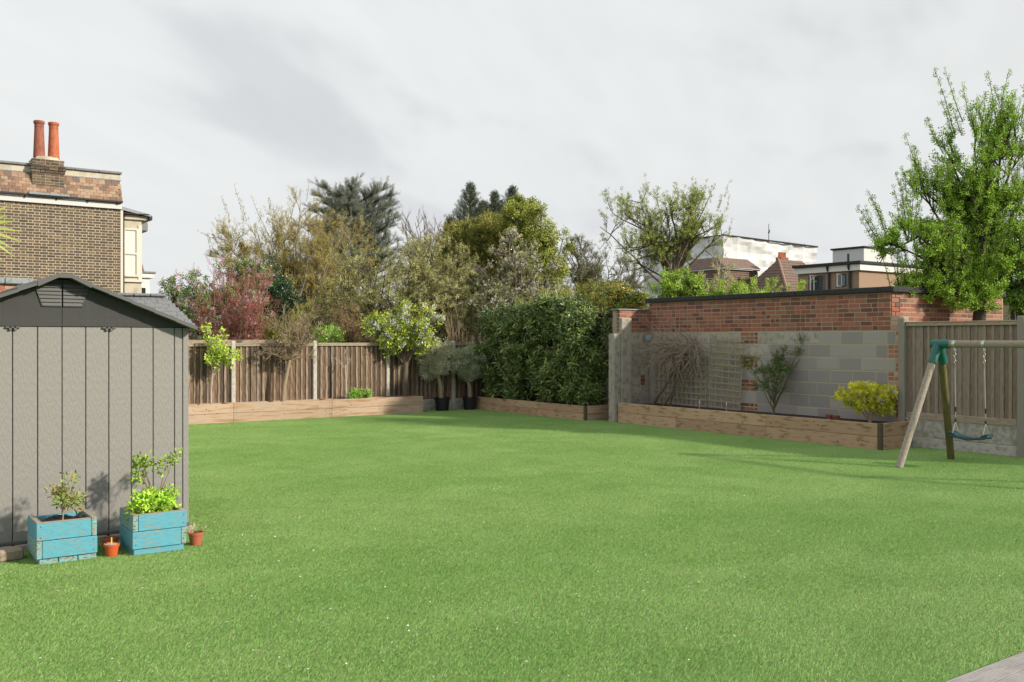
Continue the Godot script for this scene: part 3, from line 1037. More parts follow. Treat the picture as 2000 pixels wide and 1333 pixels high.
func make_shed() -> void:
	rng.seed = 61
	var s := thing("garden_shed", "grey plastic garden shed with a dark gabled roof at the left edge", "shed", V(1.56, 0, 9.6))
	var seams := [0.5, 0.619, 0.806, 0.993, 1.18, 1.367, 1.5555, 1.742, 1.929, 2.116, 2.303, 2.49, 2.563, 2.62]
	for i in seams.size() - 1:
		slab(s, "board", mats.plastic_board, seams[i] + 0.003, seams[i + 1] - 0.003, 0.075, 1.855, 8.76, 8.785, 0.004)
	slab(s, "wall_lining", mats.black, 0.52, 2.6, 0.08, 1.87, 8.79, 8.81, 0.002)
	slab(s, "side_wall", mats.plastic_board, 2.585, 2.615, 0.075, 1.85, 8.812, 10.6, 0.004)
	slab(s, "side_wall", mats.plastic_board, 0.505, 0.535, 0.075, 1.85, 8.812, 10.6, 0.004)
	slab(s, "back_wall", mats.plastic_board, 0.5, 2.62, 0.075, 1.86, 10.602, 10.64, 0.004)
	slab(s, "base_rail", mats.dark_smooth, 0.5, 2.62, 0.052, 0.078, 8.745, 8.84, 0.004)
	slab(s, "floor", mats.dark_smooth, 0.55, 2.57, 0.055, 0.075, 8.85, 10.6, 0.002)
	for k in 3:
		slab(s, "bearer", mats.grey_timber, 0.45 + k * 0.74, 0.45 + k * 0.74 + 0.72, 0.0, 0.05, 8.7, 8.78, 0.005)
	slab(s, "bearer", mats.grey_timber, 0.5, 2.6, 0.0, 0.05, 10.4, 10.5, 0.005)
	# roof outline, left to right
	var R := [Vector2(0.46, 1.865), Vector2(1.4, 2.232), Vector2(1.505, 2.282), Vector2(1.605, 2.282), Vector2(1.71, 2.232), Vector2(2.655, 1.865)]
	var zf := -8.62
	var zb := -10.72
	# gable halves
	for side in 2:
		var mb := MB.new()
		var poly: Array
		if side == 0:
			poly = [Vector2(0.5, 1.86), Vector2(1.5535, 1.86), Vector2(1.5535, 2.255), Vector2(1.5, 2.255), Vector2(1.4, 2.205), Vector2(0.5, 1.862)]
		else:
			poly = [Vector2(1.5575, 1.86), Vector2(2.62, 1.86), Vector2(2.62, 1.862), Vector2(1.71, 2.205), Vector2(1.61, 2.255), Vector2(1.5575, 2.255)]
		mb.prism(poly, -8.752, -8.8)
		wpart(s, "gable_panel", mb, mats.dark_plastic)
		var mb2 := MB.new()
		mb2.prism(poly, -10.6, -10.64)
		wpart(s, "rear_gable_panel", mb2, mats.dark_plastic)
	# louvred vent: raised frame and slats in each half
	for side in [-1.0, 1.0]:
		var x0 := 1.5555
		var outer := MB.new()
		var oa := V(x0 + side * 0.205, 2.185, 8.745)
		var ob := V(x0 + side * 0.155, 2.03, 8.745)
		outer.tube([oa, ob, V(x0 + side * 0.006, 2.03, 8.745)], 0.006, 0.006, 4)
		wpart(s, "vent_frame", outer, mats.dark_smooth)
		for k in 6:
			var y := 2.034 + k * 0.031
			var wd := lerpf(0.153, 0.208, k / 5.0)
			if k == 5: wd = 0.17
			var m := MB.new()
			var pts := [V(x0 + side * 0.007, y, 8.734), V(x0 + side * wd, y, 8.734), V(x0 + side * (wd + 0.004), y + 0.0275, 8.747), V(x0 + side * 0.007, y + 0.0275, 8.747)]
			m.face(pts, V(x0, y - 0.2, 8.9))
			var low := [pts[0], pts[1], V(x0 + side * wd, y + 0.001, 8.75), V(x0 + side * 0.007, y + 0.001, 8.75)]
			m.face(low, V(x0, y + 0.2, 8.74))
			m.tri(pts[1], pts[2], low[2], Vector3(side, 0, 0))
			wpart(s, "vent_slat", m, mats.dark_vent)
	# hinge covers under the gable
	for x in [1.18, 1.929]:
		var m := MB.new()
		m.cbox(V(x, 1.85, 8.748), Vector3(0.11, 0.014, 0.022), 0.003)
		m.cbox(V(x - 0.018, 1.84, 8.748), Vector3(0.022, 0.034, 0.022), 0.003)
		m.cbox(V(x + 0.018, 1.84, 8.748), Vector3(0.022, 0.034, 0.022), 0.003)
		wpart(s, "hinge_cover", m, mats.dark_vent)
	# roof: stepped planks on each slope and a ridge cap
	for side in 2:
		var a: Vector2 = R[1] if side == 0 else R[4]
		var b: Vector2 = R[0] if side == 0 else R[5]
		for k in 5:
			var p := a.lerp(b, k / 5.0)
			var q := a.lerp(b, (k + 1) / 5.0 + (0.012 if k < 4 else 0.0))
			var lift := 0.004 * (4 - k) + 0.004
			var mb := MB.new()
			mb.prism([p + Vector2(0, lift * 0.4), q + Vector2(0, lift), q + Vector2(0, lift - 0.035), p + Vector2(0, lift - 0.035)], zf + 0.0004 * k, zb)
			wpart(s, "roof_plank", mb, mats.dark_smooth)
	var rc := MB.new()
	var up := Vector2(0, 0.018)
	rc.prism([R[1] + up * 1.1 + Vector2(-0.05, -0.022), R[2] + up, R[2] - Vector2(0, 0.016), R[1] + Vector2(-0.05, -0.045)], zf + 0.006, zb)
	rc.prism([R[2] + up, R[3] + up, R[3] - Vector2(0, 0.016), R[2] - Vector2(0, 0.016)], zf + 0.006, zb)
	rc.prism([R[3] + up, R[4] + up * 1.1 + Vector2(0.05, -0.022), R[4] + Vector2(0.05, -0.045), R[3] - Vector2(0, 0.016)], zf + 0.006, zb)
	wpart(s, "ridge_cap", rc, mats.dark_smooth)
	var st := thing("stone_block", "rough sandy stone block in front of the shed's left corner", "stone", V(1.13, 0, 8.43))
	var q := MB.new()
	q.cbox(V(1.1, 0.05, 8.4), Vector3(0.2, 0.1, 0.14), 0.02, Basis(Vector3.UP, 0.2))
	wpart(st, "stone", q, mats.stone)


# ---------------------------------------------------------------- pots and planters by the shed

func pot(called: String, label: String, cat: String, at: Vector3, r0: float, r1: float, h: float, m: Material, group := "", soil := 0.8) -> Node3D:
	var p := thing(called, label, cat, at, group)
	var mb := MB.new()
	mb.lathe([Vector2(0, 0.001), Vector2(r0, 0.001), Vector2(lerpf(r0, r1, 0.78), h * 0.78), Vector2(r1 * 1.03, h * 0.79), Vector2(r1 * 1.07, h * 0.98), Vector2(r1 * 1.05, h), Vector2(r1 * 0.98, h), Vector2(r1 * 0.93, h * 0.8), Vector2(r0 * 0.95, h * 0.1)], at, 28)
	wpart(p, "pot", mb, m)
	var so := MB.new()
	so.lathe([Vector2(r1 * 0.94, h * soil - 0.01), Vector2(r1 * 0.5, h * soil), Vector2(0, h * soil + 0.004)], at, 16)
	wpart(p, "soil", so, mats.soil)
	return p


func make_planters() -> void:
	rng.seed = 71
	# left box: boards butt over the corner ends
	var a := thing("planter_box", "peeling light blue wooden planter box, left of the two", "planter", V(1.47, 0, 8.27), "blue planter boxes")
	var x0 := 1.25
	var x1 := 1.69
	var z0 := 8.06
	var z1 := 8.49
	for k in 3:
		slab(a, "base_slat", mats.worn_blue, x0 + 0.02 + k * 0.14, x0 + 0.02 + k * 0.14 + 0.134, 0.0, 0.045, z0 + 0.015, z1 - 0.015, 0.005)
	slab(a, "front_board", mats.blue_wood, x0 + 0.04, x1 - 0.001, 0.05, 0.186, z0, z0 + 0.04, 0.004)
	slab(a, "end_piece", mats.worn_blue, x0, x0 + 0.038, 0.05, 0.186, z0 + 0.001, z1, 0.004)
	slab(a, "end_piece", mats.blue_wood, x1 - 0.04, x1 - 0.002, 0.05, 0.186, z0 + 0.042, z1, 0.004)
	slab(a, "front_board", mats.blue_wood, x0, x1 - 0.045, 0.19, 0.325, z0 + 0.004, z0 + 0.044, 0.004)
	slab(a, "end_piece", mats.worn_blue, x1 - 0.043, x1 - 0.004, 0.19, 0.33, z0 + 0.003, z1, 0.004)
	slab(a, "end_piece", mats.blue_wood, x0 + 0.001, x0 + 0.04, 0.19, 0.325, z0 + 0.046, z1, 0.004)
	slab(a, "back_board", mats.blue_wood, x0 + 0.042, x1 - 0.046, 0.05, 0.32, z1 - 0.04, z1 - 0.002, 0.004)
	slab(a, "rim", mats.rim_wood, x0 + 0.002, x0 + 0.042, 0.3255, 0.332, z0 + 0.05, z1 - 0.002, 0.003)
	slab(a, "rim", mats.rim_wood, x1 - 0.044, x1 - 0.002, 0.3305, 0.337, z0 + 0.02, z1 - 0.002, 0.003)
	slab(a, "rim", mats.rim_wood, x0 + 0.002, x1 - 0.048, 0.3258, 0.331, z0 + 0.006, z0 + 0.046, 0.002)
	slab(a, "liner", mats.black, x0 + 0.044, x1 - 0.048, 0.06, 0.285, z0 + 0.046, z1 - 0.042, 0.003)
	var so := MB.new()
	var lin_ := MB.new()
	for i in 14:
		var t0 := TAU_ * i / 14.0
		var t1 := TAU_ * (i + 1) / 14.0
		var e0 := V(1.468 + cos(t0) * 0.175, 0.312 + 0.012 * sin(t0 * 5.0), 8.276 + sin(t0) * 0.16)
		var e1 := V(1.468 + cos(t1) * 0.175, 0.312 + 0.012 * sin(t1 * 5.0), 8.276 + sin(t1) * 0.16)
		var i0 := V(1.468 + cos(t0) * 0.15, 0.288, 8.276 + sin(t0) * 0.135)
		var i1 := V(1.468 + cos(t1) * 0.15, 0.288, 8.276 + sin(t1) * 0.135)
		lin_.face([e0, e1, i1, i0], V(1.468, 0.0, 8.276))
		so.tri(V(1.468, 0.3, 8.276), i0, i1, Vector3.UP)
	wpart(a, "liner_lip", lin_, mat("bin_liner", lin(0.01, 0.01, 0.012), 0.3))
	wpart(a, "soil", so, mats.soil)
	for p in [[x0 + 0.03, 0.215], [x0 + 0.03, 0.3], [x1 - 0.03, 0.08], [x1 - 0.03, 0.16]]:
		part(a, "nail", cb(Vector3(0.007, 0.007, 0.004), 0.001), mats.gutter, V(p[0], p[1], z0 - 0.0005 + (0.004 if p[1] > 0.19 else 0.0)))

	var b := thing("planter_box", "light blue wooden planter box full of lime green leaves, at the shed's right corner", "planter", V(2.15, 0, 8.2), "blue planter boxes")
	x0 = 1.935
	x1 = 2.365
	z0 = 7.97
	z1 = 8.41
	slab(b, "base_board", mats.blue_wood, x0 + 0.012, x1 - 0.02, 0.0, 0.05, z0 + 0.015, z1 - 0.015, 0.005)
	slab(b, "front_board", mats.blue_wood, x0, x1 - 0.045, 0.054, 0.192, z0 + 0.002, z0 + 0.042, 0.004)
	slab(b, "end_piece", mats.worn_blue, x1 - 0.043, x1 - 0.003, 0.054, 0.192, z0 + 0.004, z1, 0.004)
	slab(b, "end_piece", mats.blue_wood, x0 + 0.001, x0 + 0.041, 0.054, 0.192, z0 + 0.044, z1, 0.004)
	slab(b, "front_board", mats.blue_wood, x0 + 0.046, x1, 0.196, 0.33, z0, z0 + 0.04, 0.004)
	slab(b, "end_piece", mats.worn_blue, x0 + 0.002, x0 + 0.044, 0.196, 0.33, z0 + 0.003, z1, 0.004)
	slab(b, "end_piece", mats.blue_wood, x1 - 0.042, x1 - 0.001, 0.196, 0.33, z0 + 0.042, z1, 0.004)
	slab(b, "back_board", mats.blue_wood, x0 + 0.046, x1 - 0.046, 0.054, 0.325, z1 - 0.04, z1 - 0.002, 0.004)
	slab(b, "rim", mats.rim_wood, x0 + 0.004, x0 + 0.044, 0.3305, 0.335, z0 + 0.045, z1 - 0.002, 0.002)
	slab(b, "rim", mats.rim_wood, x1 - 0.042, x1 - 0.003, 0.3305, 0.335, z0 + 0.045, z1 - 0.002, 0.002)
	slab(b, "rim", mats.rim_wood, x0 + 0.004, x1 - 0.003, 0.3303, 0.334, z0 + 0.003, z0 + 0.042, 0.002)
	slab(b, "soil", mats.soil, x0 + 0.046, x1 - 0.046, 0.06, 0.3, z0 + 0.046, z1 - 0.042, 0.003)
	for p in [[x0 + 0.025, 0.09], [x0 + 0.025, 0.15], [x1 - 0.025, 0.23], [x1 - 0.025, 0.3], [x1 - 0.025, 0.1]]:
		part(b, "nail", cb(Vector3(0.007, 0.007, 0.004), 0.001), mats.gutter, V(p[0], p[1], z0 + (0.0015 if p[1] < 0.19 else -0.0005)))

	var p1 := pot("plant_pot", "bright orange plastic pot between the blue planters", "pot", V(1.8, 0.0, 8.08), 0.043, 0.058, 0.105, mats.pot_orange, "small pots by the shed", 0.9)
	var lb := MB.new()
	lb.cbox(V(1.8, 0.12, 8.08), Vector3(0.012, 0.07, 0.002), 0.0005, Basis(Vector3.UP, 0.4))
	wpart(p1, "plant_label", lb, mat("label_yellow", lin(0.5, 0.45, 0.1), 0.6))
	var wl := MB.new()
	wl.lathe([Vector2(0.054, 0.097), Vector2(0.05, 0.0985), Vector2(0.0, 0.099)], V(1.8, 0, 8.08), 20)
	wpart(p1, "grit", wl, mat("grit", lin(0.5, 0.5, 0.52), 0.9, tex["speck"], Vector3(20, 20, 20)))
	pot("plant_pot", "rust coloured plastic pot standing behind the bright orange one", "pot", V(1.84, 0.0, 8.32), 0.05, 0.066, 0.11, mats.pot_rust, "small pots by the shed")
	pot("plant_pot", "rust coloured pot with a seedling, right of the blue planter box", "pot", V(2.48, 0.0, 8.1), 0.045, 0.061, 0.115, mats.pot_rust, "small pots by the shed", 0.92)
	pot("tree_pot", "black plastic pot of the left olive tree by the fence", "pot", V(12.06, 0.0, 19.85), 0.155, 0.185, 0.33, mats.pot_black, "black tree pots")
	pot("tree_pot", "black plastic pot of the right olive tree, nearer the hedge", "pot", V(12.8, 0.0, 19.75), 0.15, 0.18, 0.325, mats.pot_black, "black tree pots")
	pot("plant_pot", "small terracotta pot lying in the bed, left of the pair", "pot", V(13.85, 0.36, 10.05), 0.04, 0.06, 0.1, mats.terracotta_old, "small pots in the right bed")
	pot("plant_pot", "small terracotta pot in the bed, right of the pair beside the yellow shrub", "pot", V(13.84, 0.36, 9.9), 0.04, 0.06, 0.095, mats.terracotta_old, "small pots in the right bed")


# ---------------------------------------------------------------- swing

func make_swing() -> void:
	var f := thing("swing_stand", "weathered timber swing stand with green corner bracket", "swing stand", V(12.5, 0, 6.0))
	var ap := V(12.5, 1.66, 7.3)
	var legs := [[V(11.79, 0, 7.44), V(12.46, 1.6, 7.3), "swing_wood"], [V(13.2, 0, 7.5), V(12.55, 1.6, 7.28), "swing_green"], [V(11.79, 0, 4.2), V(12.46, 1.6, 4.4), "swing_wood"], [V(13.2, 0, 4.2), V(12.55, 1.6, 4.4), "swing_wood"]]
	for l in legs:
		var mb := MB.new()
		mb.tube([l[0], (l[0] as Vector3).lerp(l[1], 0.5), l[1]], 0.05, 0.048, 12, true)
		wpart(f, "leg", mb, mats[l[2]])
	var bm := MB.new()
	bm.tube([V(12.5, 1.685, 7.25), V(12.5, 1.685, 5.9), V(12.5, 1.685, 4.3)], 0.05, 0.05, 14, true)
	wpart(f, "crossbeam", bm, mats.swing_beam)
	for e in [7.3, 4.4]:
		var g := MB.new()
		var sg := 1.0 if e > 5.0 else -1.0
		g.tube([V(12.5, 1.685, e + 0.08 * sg), V(12.5, 1.685, e - 0.18 * sg)], 0.062, 0.062, 16, true)
		g.tube([V(12.5, 1.68, e), V(12.38, 1.42, e + 0.01)], 0.064, 0.06, 14, true)
		g.tube([V(12.5, 1.68, e - 0.02), V(12.63, 1.42, e - 0.01)], 0.064, 0.06, 14, true)
		wpart(f, "corner_bracket", g, mats.bracket_green)
	for z in [7.05, 6.64]:
		var h := MB.new()
		h.tube([V(12.5, 1.685, z + 0.022), V(12.5, 1.685, z - 0.022)], 0.0535, 0.0535, 16)
		h.cbox(V(12.5, 1.618, z), Vector3(0.03, 0.05, 0.03), 0.004)
		wpart(f, "hanger_band", h, mats.steel)
	var s := thing("swing", "dark green curved swing seat hanging on two ropes", "swing", V(12.5, 0.45, 6.84))
	for e in [[7.05, 7.04], [6.64, 6.62]]:
		var c := MB.new()
		for k in 4:
			var y := 1.585 - k * 0.045
			var ring := []
			for i in 9:
				var t := TAU_ * i / 8.0
				var o := Vector3(cos(t) * 0.013, sin(t) * 0.028, 0) if k % 2 == 0 else Vector3(0, sin(t) * 0.028, cos(t) * 0.013)
				ring.append(V(12.5, y, e[0]) + o)
			c.tube(ring, 0.004, 0.004, 5)
		wpart(s, "chain", c, mats.steel)
		for q in [-1.0, 1.0]:
			var r := MB.new()
			r.tube([V(12.5, 1.43, e[0]), V(12.5, 1.2, e[0] + q * 0.006), V(12.5 + q * 0.004, 0.75, e[1] + q * 0.004), V(12.5, 0.69, e[1])], 0.005, 0.005, 6)
			r.tube([V(12.5, 0.62, e[1]), V(12.5 + q * 0.075, 0.47, e[1])], 0.005, 0.005, 6)
			wpart(s, "rope", r, mats.rope)
		var k1 := MB.new()
		k1.cbox(V(12.5, 0.79, e[1]), Vector3(0.022, 0.07, 0.022), 0.005)
		k1.cbox(V(12.5, 0.64, e[1]), Vector3(0.024, 0.045, 0.024), 0.006)
		wpart(s, "rope_clamp", k1, mats.gutter)
	var mb := MB.new()
	var n := 16
	var prof := []
	for i in n + 1:
		var t := float(i) / n
		var z := lerpf(7.1, 6.56, t)
		var y := 0.468 - 0.05 * sin(PI * t)
		var th := 0.016 + 0.022 * (1.0 if t < 0.16 or t > 0.84 else 0.0)
		prof.append([z, y, th])
	for i in n:
		var p: Array = prof[i]
		var q: Array = prof[i + 1]
		var P := [V(12.42, p[1], p[0]), V(12.58, p[1], p[0]), V(12.58, p[1] - 0.03, p[0]), V(12.42, p[1] - 0.03, p[0])]
		var Q := [V(12.42, q[1], q[0]), V(12.58, q[1], q[0]), V(12.58, q[1] - 0.03, q[0]), V(12.42, q[1] - 0.03, q[0])]
		for k in 2:
			P[k].y += p[2] - 0.016
			Q[k].y += q[2] - 0.016
		var ins := V(12.5, (p[1] + q[1]) * 0.5 - 0.015, (p[0] + q[0]) * 0.5)
		for k in 4:
			mb.face([P[k], P[(k + 1) % 4], Q[(k + 1) % 4]], ins)
			mb.face([P[k], Q[(k + 1) % 4], Q[k]], ins)
		if i == 0: mb.face(P, ins)
		if i == n - 1: mb.face(Q, ins)
	mb.tube([V(12.42, 0.43, 7.08), V(12.42, 0.395, 6.83), V(12.42, 0.43, 6.58)], 0.014, 0.014, 6, true)
	mb.tube([V(12.58, 0.43, 7.08), V(12.58, 0.395, 6.83), V(12.58, 0.43, 6.58)], 0.014, 0.014, 6, true)
	wpart(s, "seat", mb, mats.seat_green)


# ---------------------------------------------------------------- trellis

func trellis(label: String, o: Vector3, wdt: float, hgt: float, nv: int, nh: int, turn: float, fan: float) -> void:
	var t := thing("trellis", label, "trellis", o, "wooden trellises on the block wall")
	t.basis = Basis(Vector3(0, 0, 1), Vector3.UP, Vector3(-1, 0, 0)) * Basis(Vector3(0, 0, 1), turn)
	for i in nv:
		var f := float(i) / (nv - 1)
		var a := Vector3(lerpf(wdt * fan * 0.5, wdt * (1.0 - fan * 0.5), f), 0, 0.0)
		var b := Vector3(wdt * f, hgt, 0.0)
		var o1 := MeshInstance3D.new()
		o1.name = "slat"
		o1.mesh = cb(Vector3(0.028, snappedf(a.distance_to(b), 0.01), 0.012), 0.002)
		o1.material_override = mats.trellis_wood
		t.add_child(o1, true)
		o1.transform = Transform3D(Basis(Vector3(0, 0, 1), -atan2(b.x - a.x, b.y - a.y) + rnd(-0.012, 0.012)), (a + b) * 0.5)
	for i in nh:
		var f := float(i) / (nh - 1)
		var wd := lerpf(wdt * (1.0 - fan), wdt, f)
		var o2 := MeshInstance3D.new()
		o2.name = "slat"
		o2.mesh = cb(Vector3(snappedf(wd + 0.04, 0.01), 0.026, 0.012), 0.002)
		o2.material_override = mats.trellis_wood
		t.add_child(o2, true)
		o2.transform = Transform3D(Basis(Vector3(0, 0, 1), rnd(-0.02, 0.02)), Vector3(wdt * 0.5, hgt * (0.03 + 0.94 * f), 0.0125))


func make_trellises() -> void:
	rng.seed = 88
	trellis("square wooden trellis under the bare climber, nearer the return wall", V(14.29, 0.37, 14.74), 1.45, 1.05, 12, 9, 0.0, 0.0)
	trellis("tall grey trellis leaning between the bare climber and the rose bush", V(14.26, 0.37, 13.2), 0.85, 1.42, 6, 12, -0.05, 0.08)
	for e in [[13.85, 13.05, "thin metal stake standing in the right bed, left of the pair"], [13.85, 12.35, "thin metal stake standing in the right bed, right of the pair"]]:
		var s := thing("metal_stake", e[2], "stake", V(e[0], 0.36, e[1]), "metal stakes in the right bed")
		var mb := MB.new()
		mb.tube([V(e[0], 0.3, e[1]), V(e[0], 0.52, e[1])], 0.014, 0.014, 8, true)
		mb.tube([V(e[0], 0.5, e[1]), V(e[0] + 0.01, 0.54, e[1])], 0.02, 0.012, 8, true)
		wpart(s, "stake", mb, mats.steel)


# ---------------------------------------------------------------- buildings

func window_(parent: Node, o: Vector3, u: Vector3, nr: Vector3, s0: float, s1: float, y0: float, y1: float, bars_v: Array, bars_h: Array, glass: Material, fr: Material, t := 0.05) -> MeshInstance3D:
	var mid := (s0 + s1) * 0.5
	var p := lpart(parent, "window", Vector3(s1 - s0 - 0.02, y1 - y0 - 0.02, 0.02), 0.002, glass, o, u, nr, mid, (y0 + y1) * 0.5, 0.012)
	var g := MB.new()
	var b := Basis(u, Vector3.UP, nr)
	for s in [s0 + t * 0.5, s1 - t * 0.5]:
		g.cbox(o + u * s + Vector3.UP * (y0 + y1) * 0.5 + nr * 0.03, Vector3(t, y1 - y0, 0.05), 0.005, b)
	for y in [y0 + t * 0.5, y1 - t * 0.5]:
		g.cbox(o + u * mid + Vector3.UP * y + nr * 0.031, Vector3(s1 - s0 - 2.0 * t, t, 0.05), 0.005, b)
	for s in bars_v:
		g.cbox(o + u * s + Vector3.UP * (y0 + y1) * 0.5 + nr * 0.029, Vector3(t, y1 - y0 - 2.0 * t, 0.045), 0.005, b)
	for e in bars_h:
		g.cbox(o + u * (e[0] + e[1]) * 0.5 + Vector3.UP * e[2] + nr * 0.033, Vector3(e[1] - e[0], t, 0.045), 0.005, b)
	wpart(p, "frame", g, fr)
	return p


func make_left_house() -> void:
	rng.seed = 91
	var h := thing("brick_house", "dark stock brick house with two tall chimney pots behind the shed", "house", V(5, 0, 29))
	slab(h, "wall", mats.mortar, -3.0, 6.525, 0.0, 5.42, 28.2035, 33.0, 0.003)
	var u := Vector3(1, 0, 0)
	var nr := Vector3(0, 0, 1)
	var rest := MB.new()
	var y := 5.345
	var row := 0
	while y > 2.3:
		# stretchers and headers in turn, laid from the corner leftwards
		var x := 6.527
		var k := 0 if row % 2 == 0 else 1
		if row % 2 == 1:
			for cl in [0.0975, 0.045]:
				rest.cbox(V(x - cl * 0.5, y + 0.0325, 28.25), Vector3(cl, 0.06, 0.1), 0.004)
				x -= cl + 0.0165
			k = 0
		while x > 3.3:
			var l := 0.207 if k % 2 == 0 else 0.097
			var jit := rnd(-0.003, 0.003)
			if k % 2 == 0 and y > 2.93:
				part(h, "brick", cb(Vector3(l, 0.06, 0.1), 0.004), pick(mats.stock), V(x - l * 0.5, y + 0.0325, 28.25 + jit))
			else:
				rest.cbox(V(x - l * 0.5, y + 0.0325, 28.25 + jit), Vector3(l, 0.06, 0.1), 0.004)
			x -= l + 0.0165
			k += 1
		y -= 0.0762
		row += 1
	wpart(h, "header_bricks", rest, mats.stock_stuff).set_meta("kind", "stuff")
	slab(h, "corner_strip", mats.frame_white, 6.53, 6.6, 1.0, 5.4, 28.22, 28.4, 0.004)
	# eaves
	slab(h, "fascia", mats.fascia, -3.0, 6.55, 5.42, 5.58, 28.13, 28.16, 0.004)
	slab(h, "soffit", mats.fascia, -3.0, 6.55, 5.425, 5.44, 28.161, 28.3, 0.003)
	slab(h, "gutter", mats.gutter, -3.0, 6.56, 5.582, 5.655, 28.04, 28.14, 0.015)
	for i in 5:
		slab(h, "gutter_bracket", mats.gutter, 3.3 + i * 0.78 - 0.02, 3.3 + i * 0.78 + 0.02, 5.53, 5.6, 28.1, 28.128, 0.004)
	# clay tiles, course on course
	var sl := Vector2(0.3, 0.78).normalized()
	var b := Basis(Vector3.RIGHT, atan2(0.78, 0.3))
	for r in 6:
		var d := r * 0.094
		for i in 20:
			var xx := 6.55 - 0.085 - i * 0.168 - (0.084 if r % 2 else 0.0)
			part(h, "roof_tile", cb(Vector3(0.162, 0.016, 0.165), 0.004), pick(mats.tile), V(xx, 5.655 + d * sl.y + 0.06 + rnd(-0.003, 0.003), 28.06 + d * sl.x + 0.02), b * Basis(Vector3.RIGHT, -0.06 + rnd(-0.02, 0.02)))
	var rb := MB.new()
	rb.face([V(-3, 5.62, 28.1), V(6.54, 5.62, 28.1), V(6.54, 6.42, 28.42), V(-3, 6.42, 28.42)], V(0, 5, 30))
	rb.face([V(6.54, 5.42, 28.2), V(6.54, 5.62, 28.1), V(6.54, 6.42, 28.42), V(6.54, 6.42, 33), V(6.54, 5.42, 33)], V(0, 5, 30))
	wpart(h, "roof", rb, mats.tile[1])
	slab(h, "parapet", mats.cream, -3.0, 6.57, 6.27, 6.43, 28.36, 28.6, 0.006)
	for i in 6:
		slab(h, "parapet_coping", mats.slate, 6.6 - (i + 1) * 0.62, 6.6 - i * 0.62 - 0.008, 6.435, 6.5, 28.3, 28.65, 0.01)
	slab(h, "flashing", mats.lead, -3.0, 6.57, 6.24, 6.268, 28.32, 28.5, 0.004)
	# chimney stack with oversailing courses
	var c := slab(h, "chimney", mats.mortar, 4.27, 5.05, 5.6, 6.62, 28.15, 28.75, 0.004)
	var cy := 5.66
	for k in 13:
		var g := 0.0
		if k == 9: g = 0.04
		if k == 8 or k == 10: g = 0.02
		if k > 10: g = -0.0
		var s := 4.26 - g
		var q := k
		while s < 5.06 + g - 0.05:
			var l := minf(0.215 if q % 2 == 0 else 0.1025, 5.06 + g - s)
			if l > 0.03:
				part(c, "brick", cb(Vector3(snappedf(l, 0.005), 0.062, 0.1), 0.005), pick(mats.stock), V(s + l * 0.5, cy + 0.03, 28.19 - g + rnd(-0.003, 0.003)))
			s += l + 0.012
			q += 1
		slab(c, "side_course", pick(mats.stock), 4.98 + g, 5.062 + g, cy, cy + 0.062, 28.26 - g, 28.76 + g, 0.005)
		cy += 0.0745
	var fl := MB.new()
	fl.lathe([Vector2(0.5, 6.6), Vector2(0.47, 6.66), Vector2(0.36, 6.71), Vector2(0.0, 6.73)], Vector3.ZERO, 4)
	var flm := fl.mesh()
	part(c, "flaunching", flm, mats.cream, V(4.66, 0.02, 28.45), Basis(Vector3(0.83, 0, 0), Vector3.UP, Vector3(0, 0, 0.62)) * Basis(Vector3.UP, PI / 4))
	slab(c, "flashing", mats.lead, 4.16, 5.17, 5.63, 5.69, 28.0, 28.13, 0.006)
	for e in [[4.48, 1.0, "terracotta_old"], [4.84, 0.97, "terracotta"]]:
		var p := MB.new()
		p.lathe([Vector2(0.15, 0.0), Vector2(0.15, 0.02), Vector2(0.118, 0.82), Vector2(0.125, 0.84), Vector2(0.118, 0.86), Vector2(0.122, 0.9), Vector2(0.142, 0.94), Vector2(0.142, 0.985), Vector2(0.125, 1.0), Vector2(0.1, 0.99), Vector2(0.1, 0.8)], V(e[0], 6.69, 28.42), 24)
		wpart(c, "chimney_pot", p, mats[e[2]])
	# bay with sash window
	var bay := slab(h, "bay", mats.cream, 6.6, 7.2, 0.0, 5.22, 28.6, 31.0, 0.006)
	slab(bay, "bay_eaves", mats.cream, 6.6, 7.36, 5.2, 5.33, 28.52, 31.1, 0.006)
	var br := MB.new()
	br.face([V(6.5, 5.55, 28.35), V(6.5, 5.62, 31.0), V(7.42, 5.36, 31.2), V(7.42, 5.36, 28.4)], V(6.8, 5, 29))
	br.face([V(6.5, 5.55, 28.35), V(7.42, 5.36, 28.4), V(7.42, 5.3, 28.4), V(6.5, 5.45, 28.35)], V(6.8, 5.4, 29))
	wpart(bay, "bay_roof", br, mats.lead)
	slab(bay, "bay_gutter", mats.gutter, 7.36, 7.46, 5.2, 5.34, 28.42, 31.2, 0.02)
	slab(bay, "bay_gutter", mats.gutter, 6.56, 7.35, 5.335, 5.375, 28.38, 28.5, 0.01)
	window_(bay, V(6.6, 0, 28.595), u, nr, 0.07, 0.5, 3.55, 4.95, [], [[0.12, 0.45, 4.22]], mats.blind, mats.frame_white, 0.06)
	slab(bay, "corner_board", mats.frame_white, 7.1, 7.205, 3.4, 5.05, 28.57, 28.6, 0.006)
	slab(bay, "sill", mats.frame_white, 6.6, 7.24, 3.4, 3.47, 28.53, 28.6, 0.006)
	var dp := MB.new()
	dp.tube([V(6.66, 5.3, 28.44), V(6.66, 5.15, 28.5), V(6.66, 1.0, 28.5)], 0.042, 0.042, 10)
	wpart(h, "downpipe", dp, mats.gutter)

	# next terrace house along the street, only its bays showing
	var n := thing("terrace_house", "white bay of the next house just right of the cream bay", "house", V(6.5, 0, 37))
	slab(n, "wall", mats.mortar, -2.0, 8.95, 0.0, 5.0, 36.5, 42.0, 0.01)
	var nb := slab(n, "bay", mats.white_paint, 8.96, 9.6, 0.0, 4.05, 37.0, 39.5, 0.006)
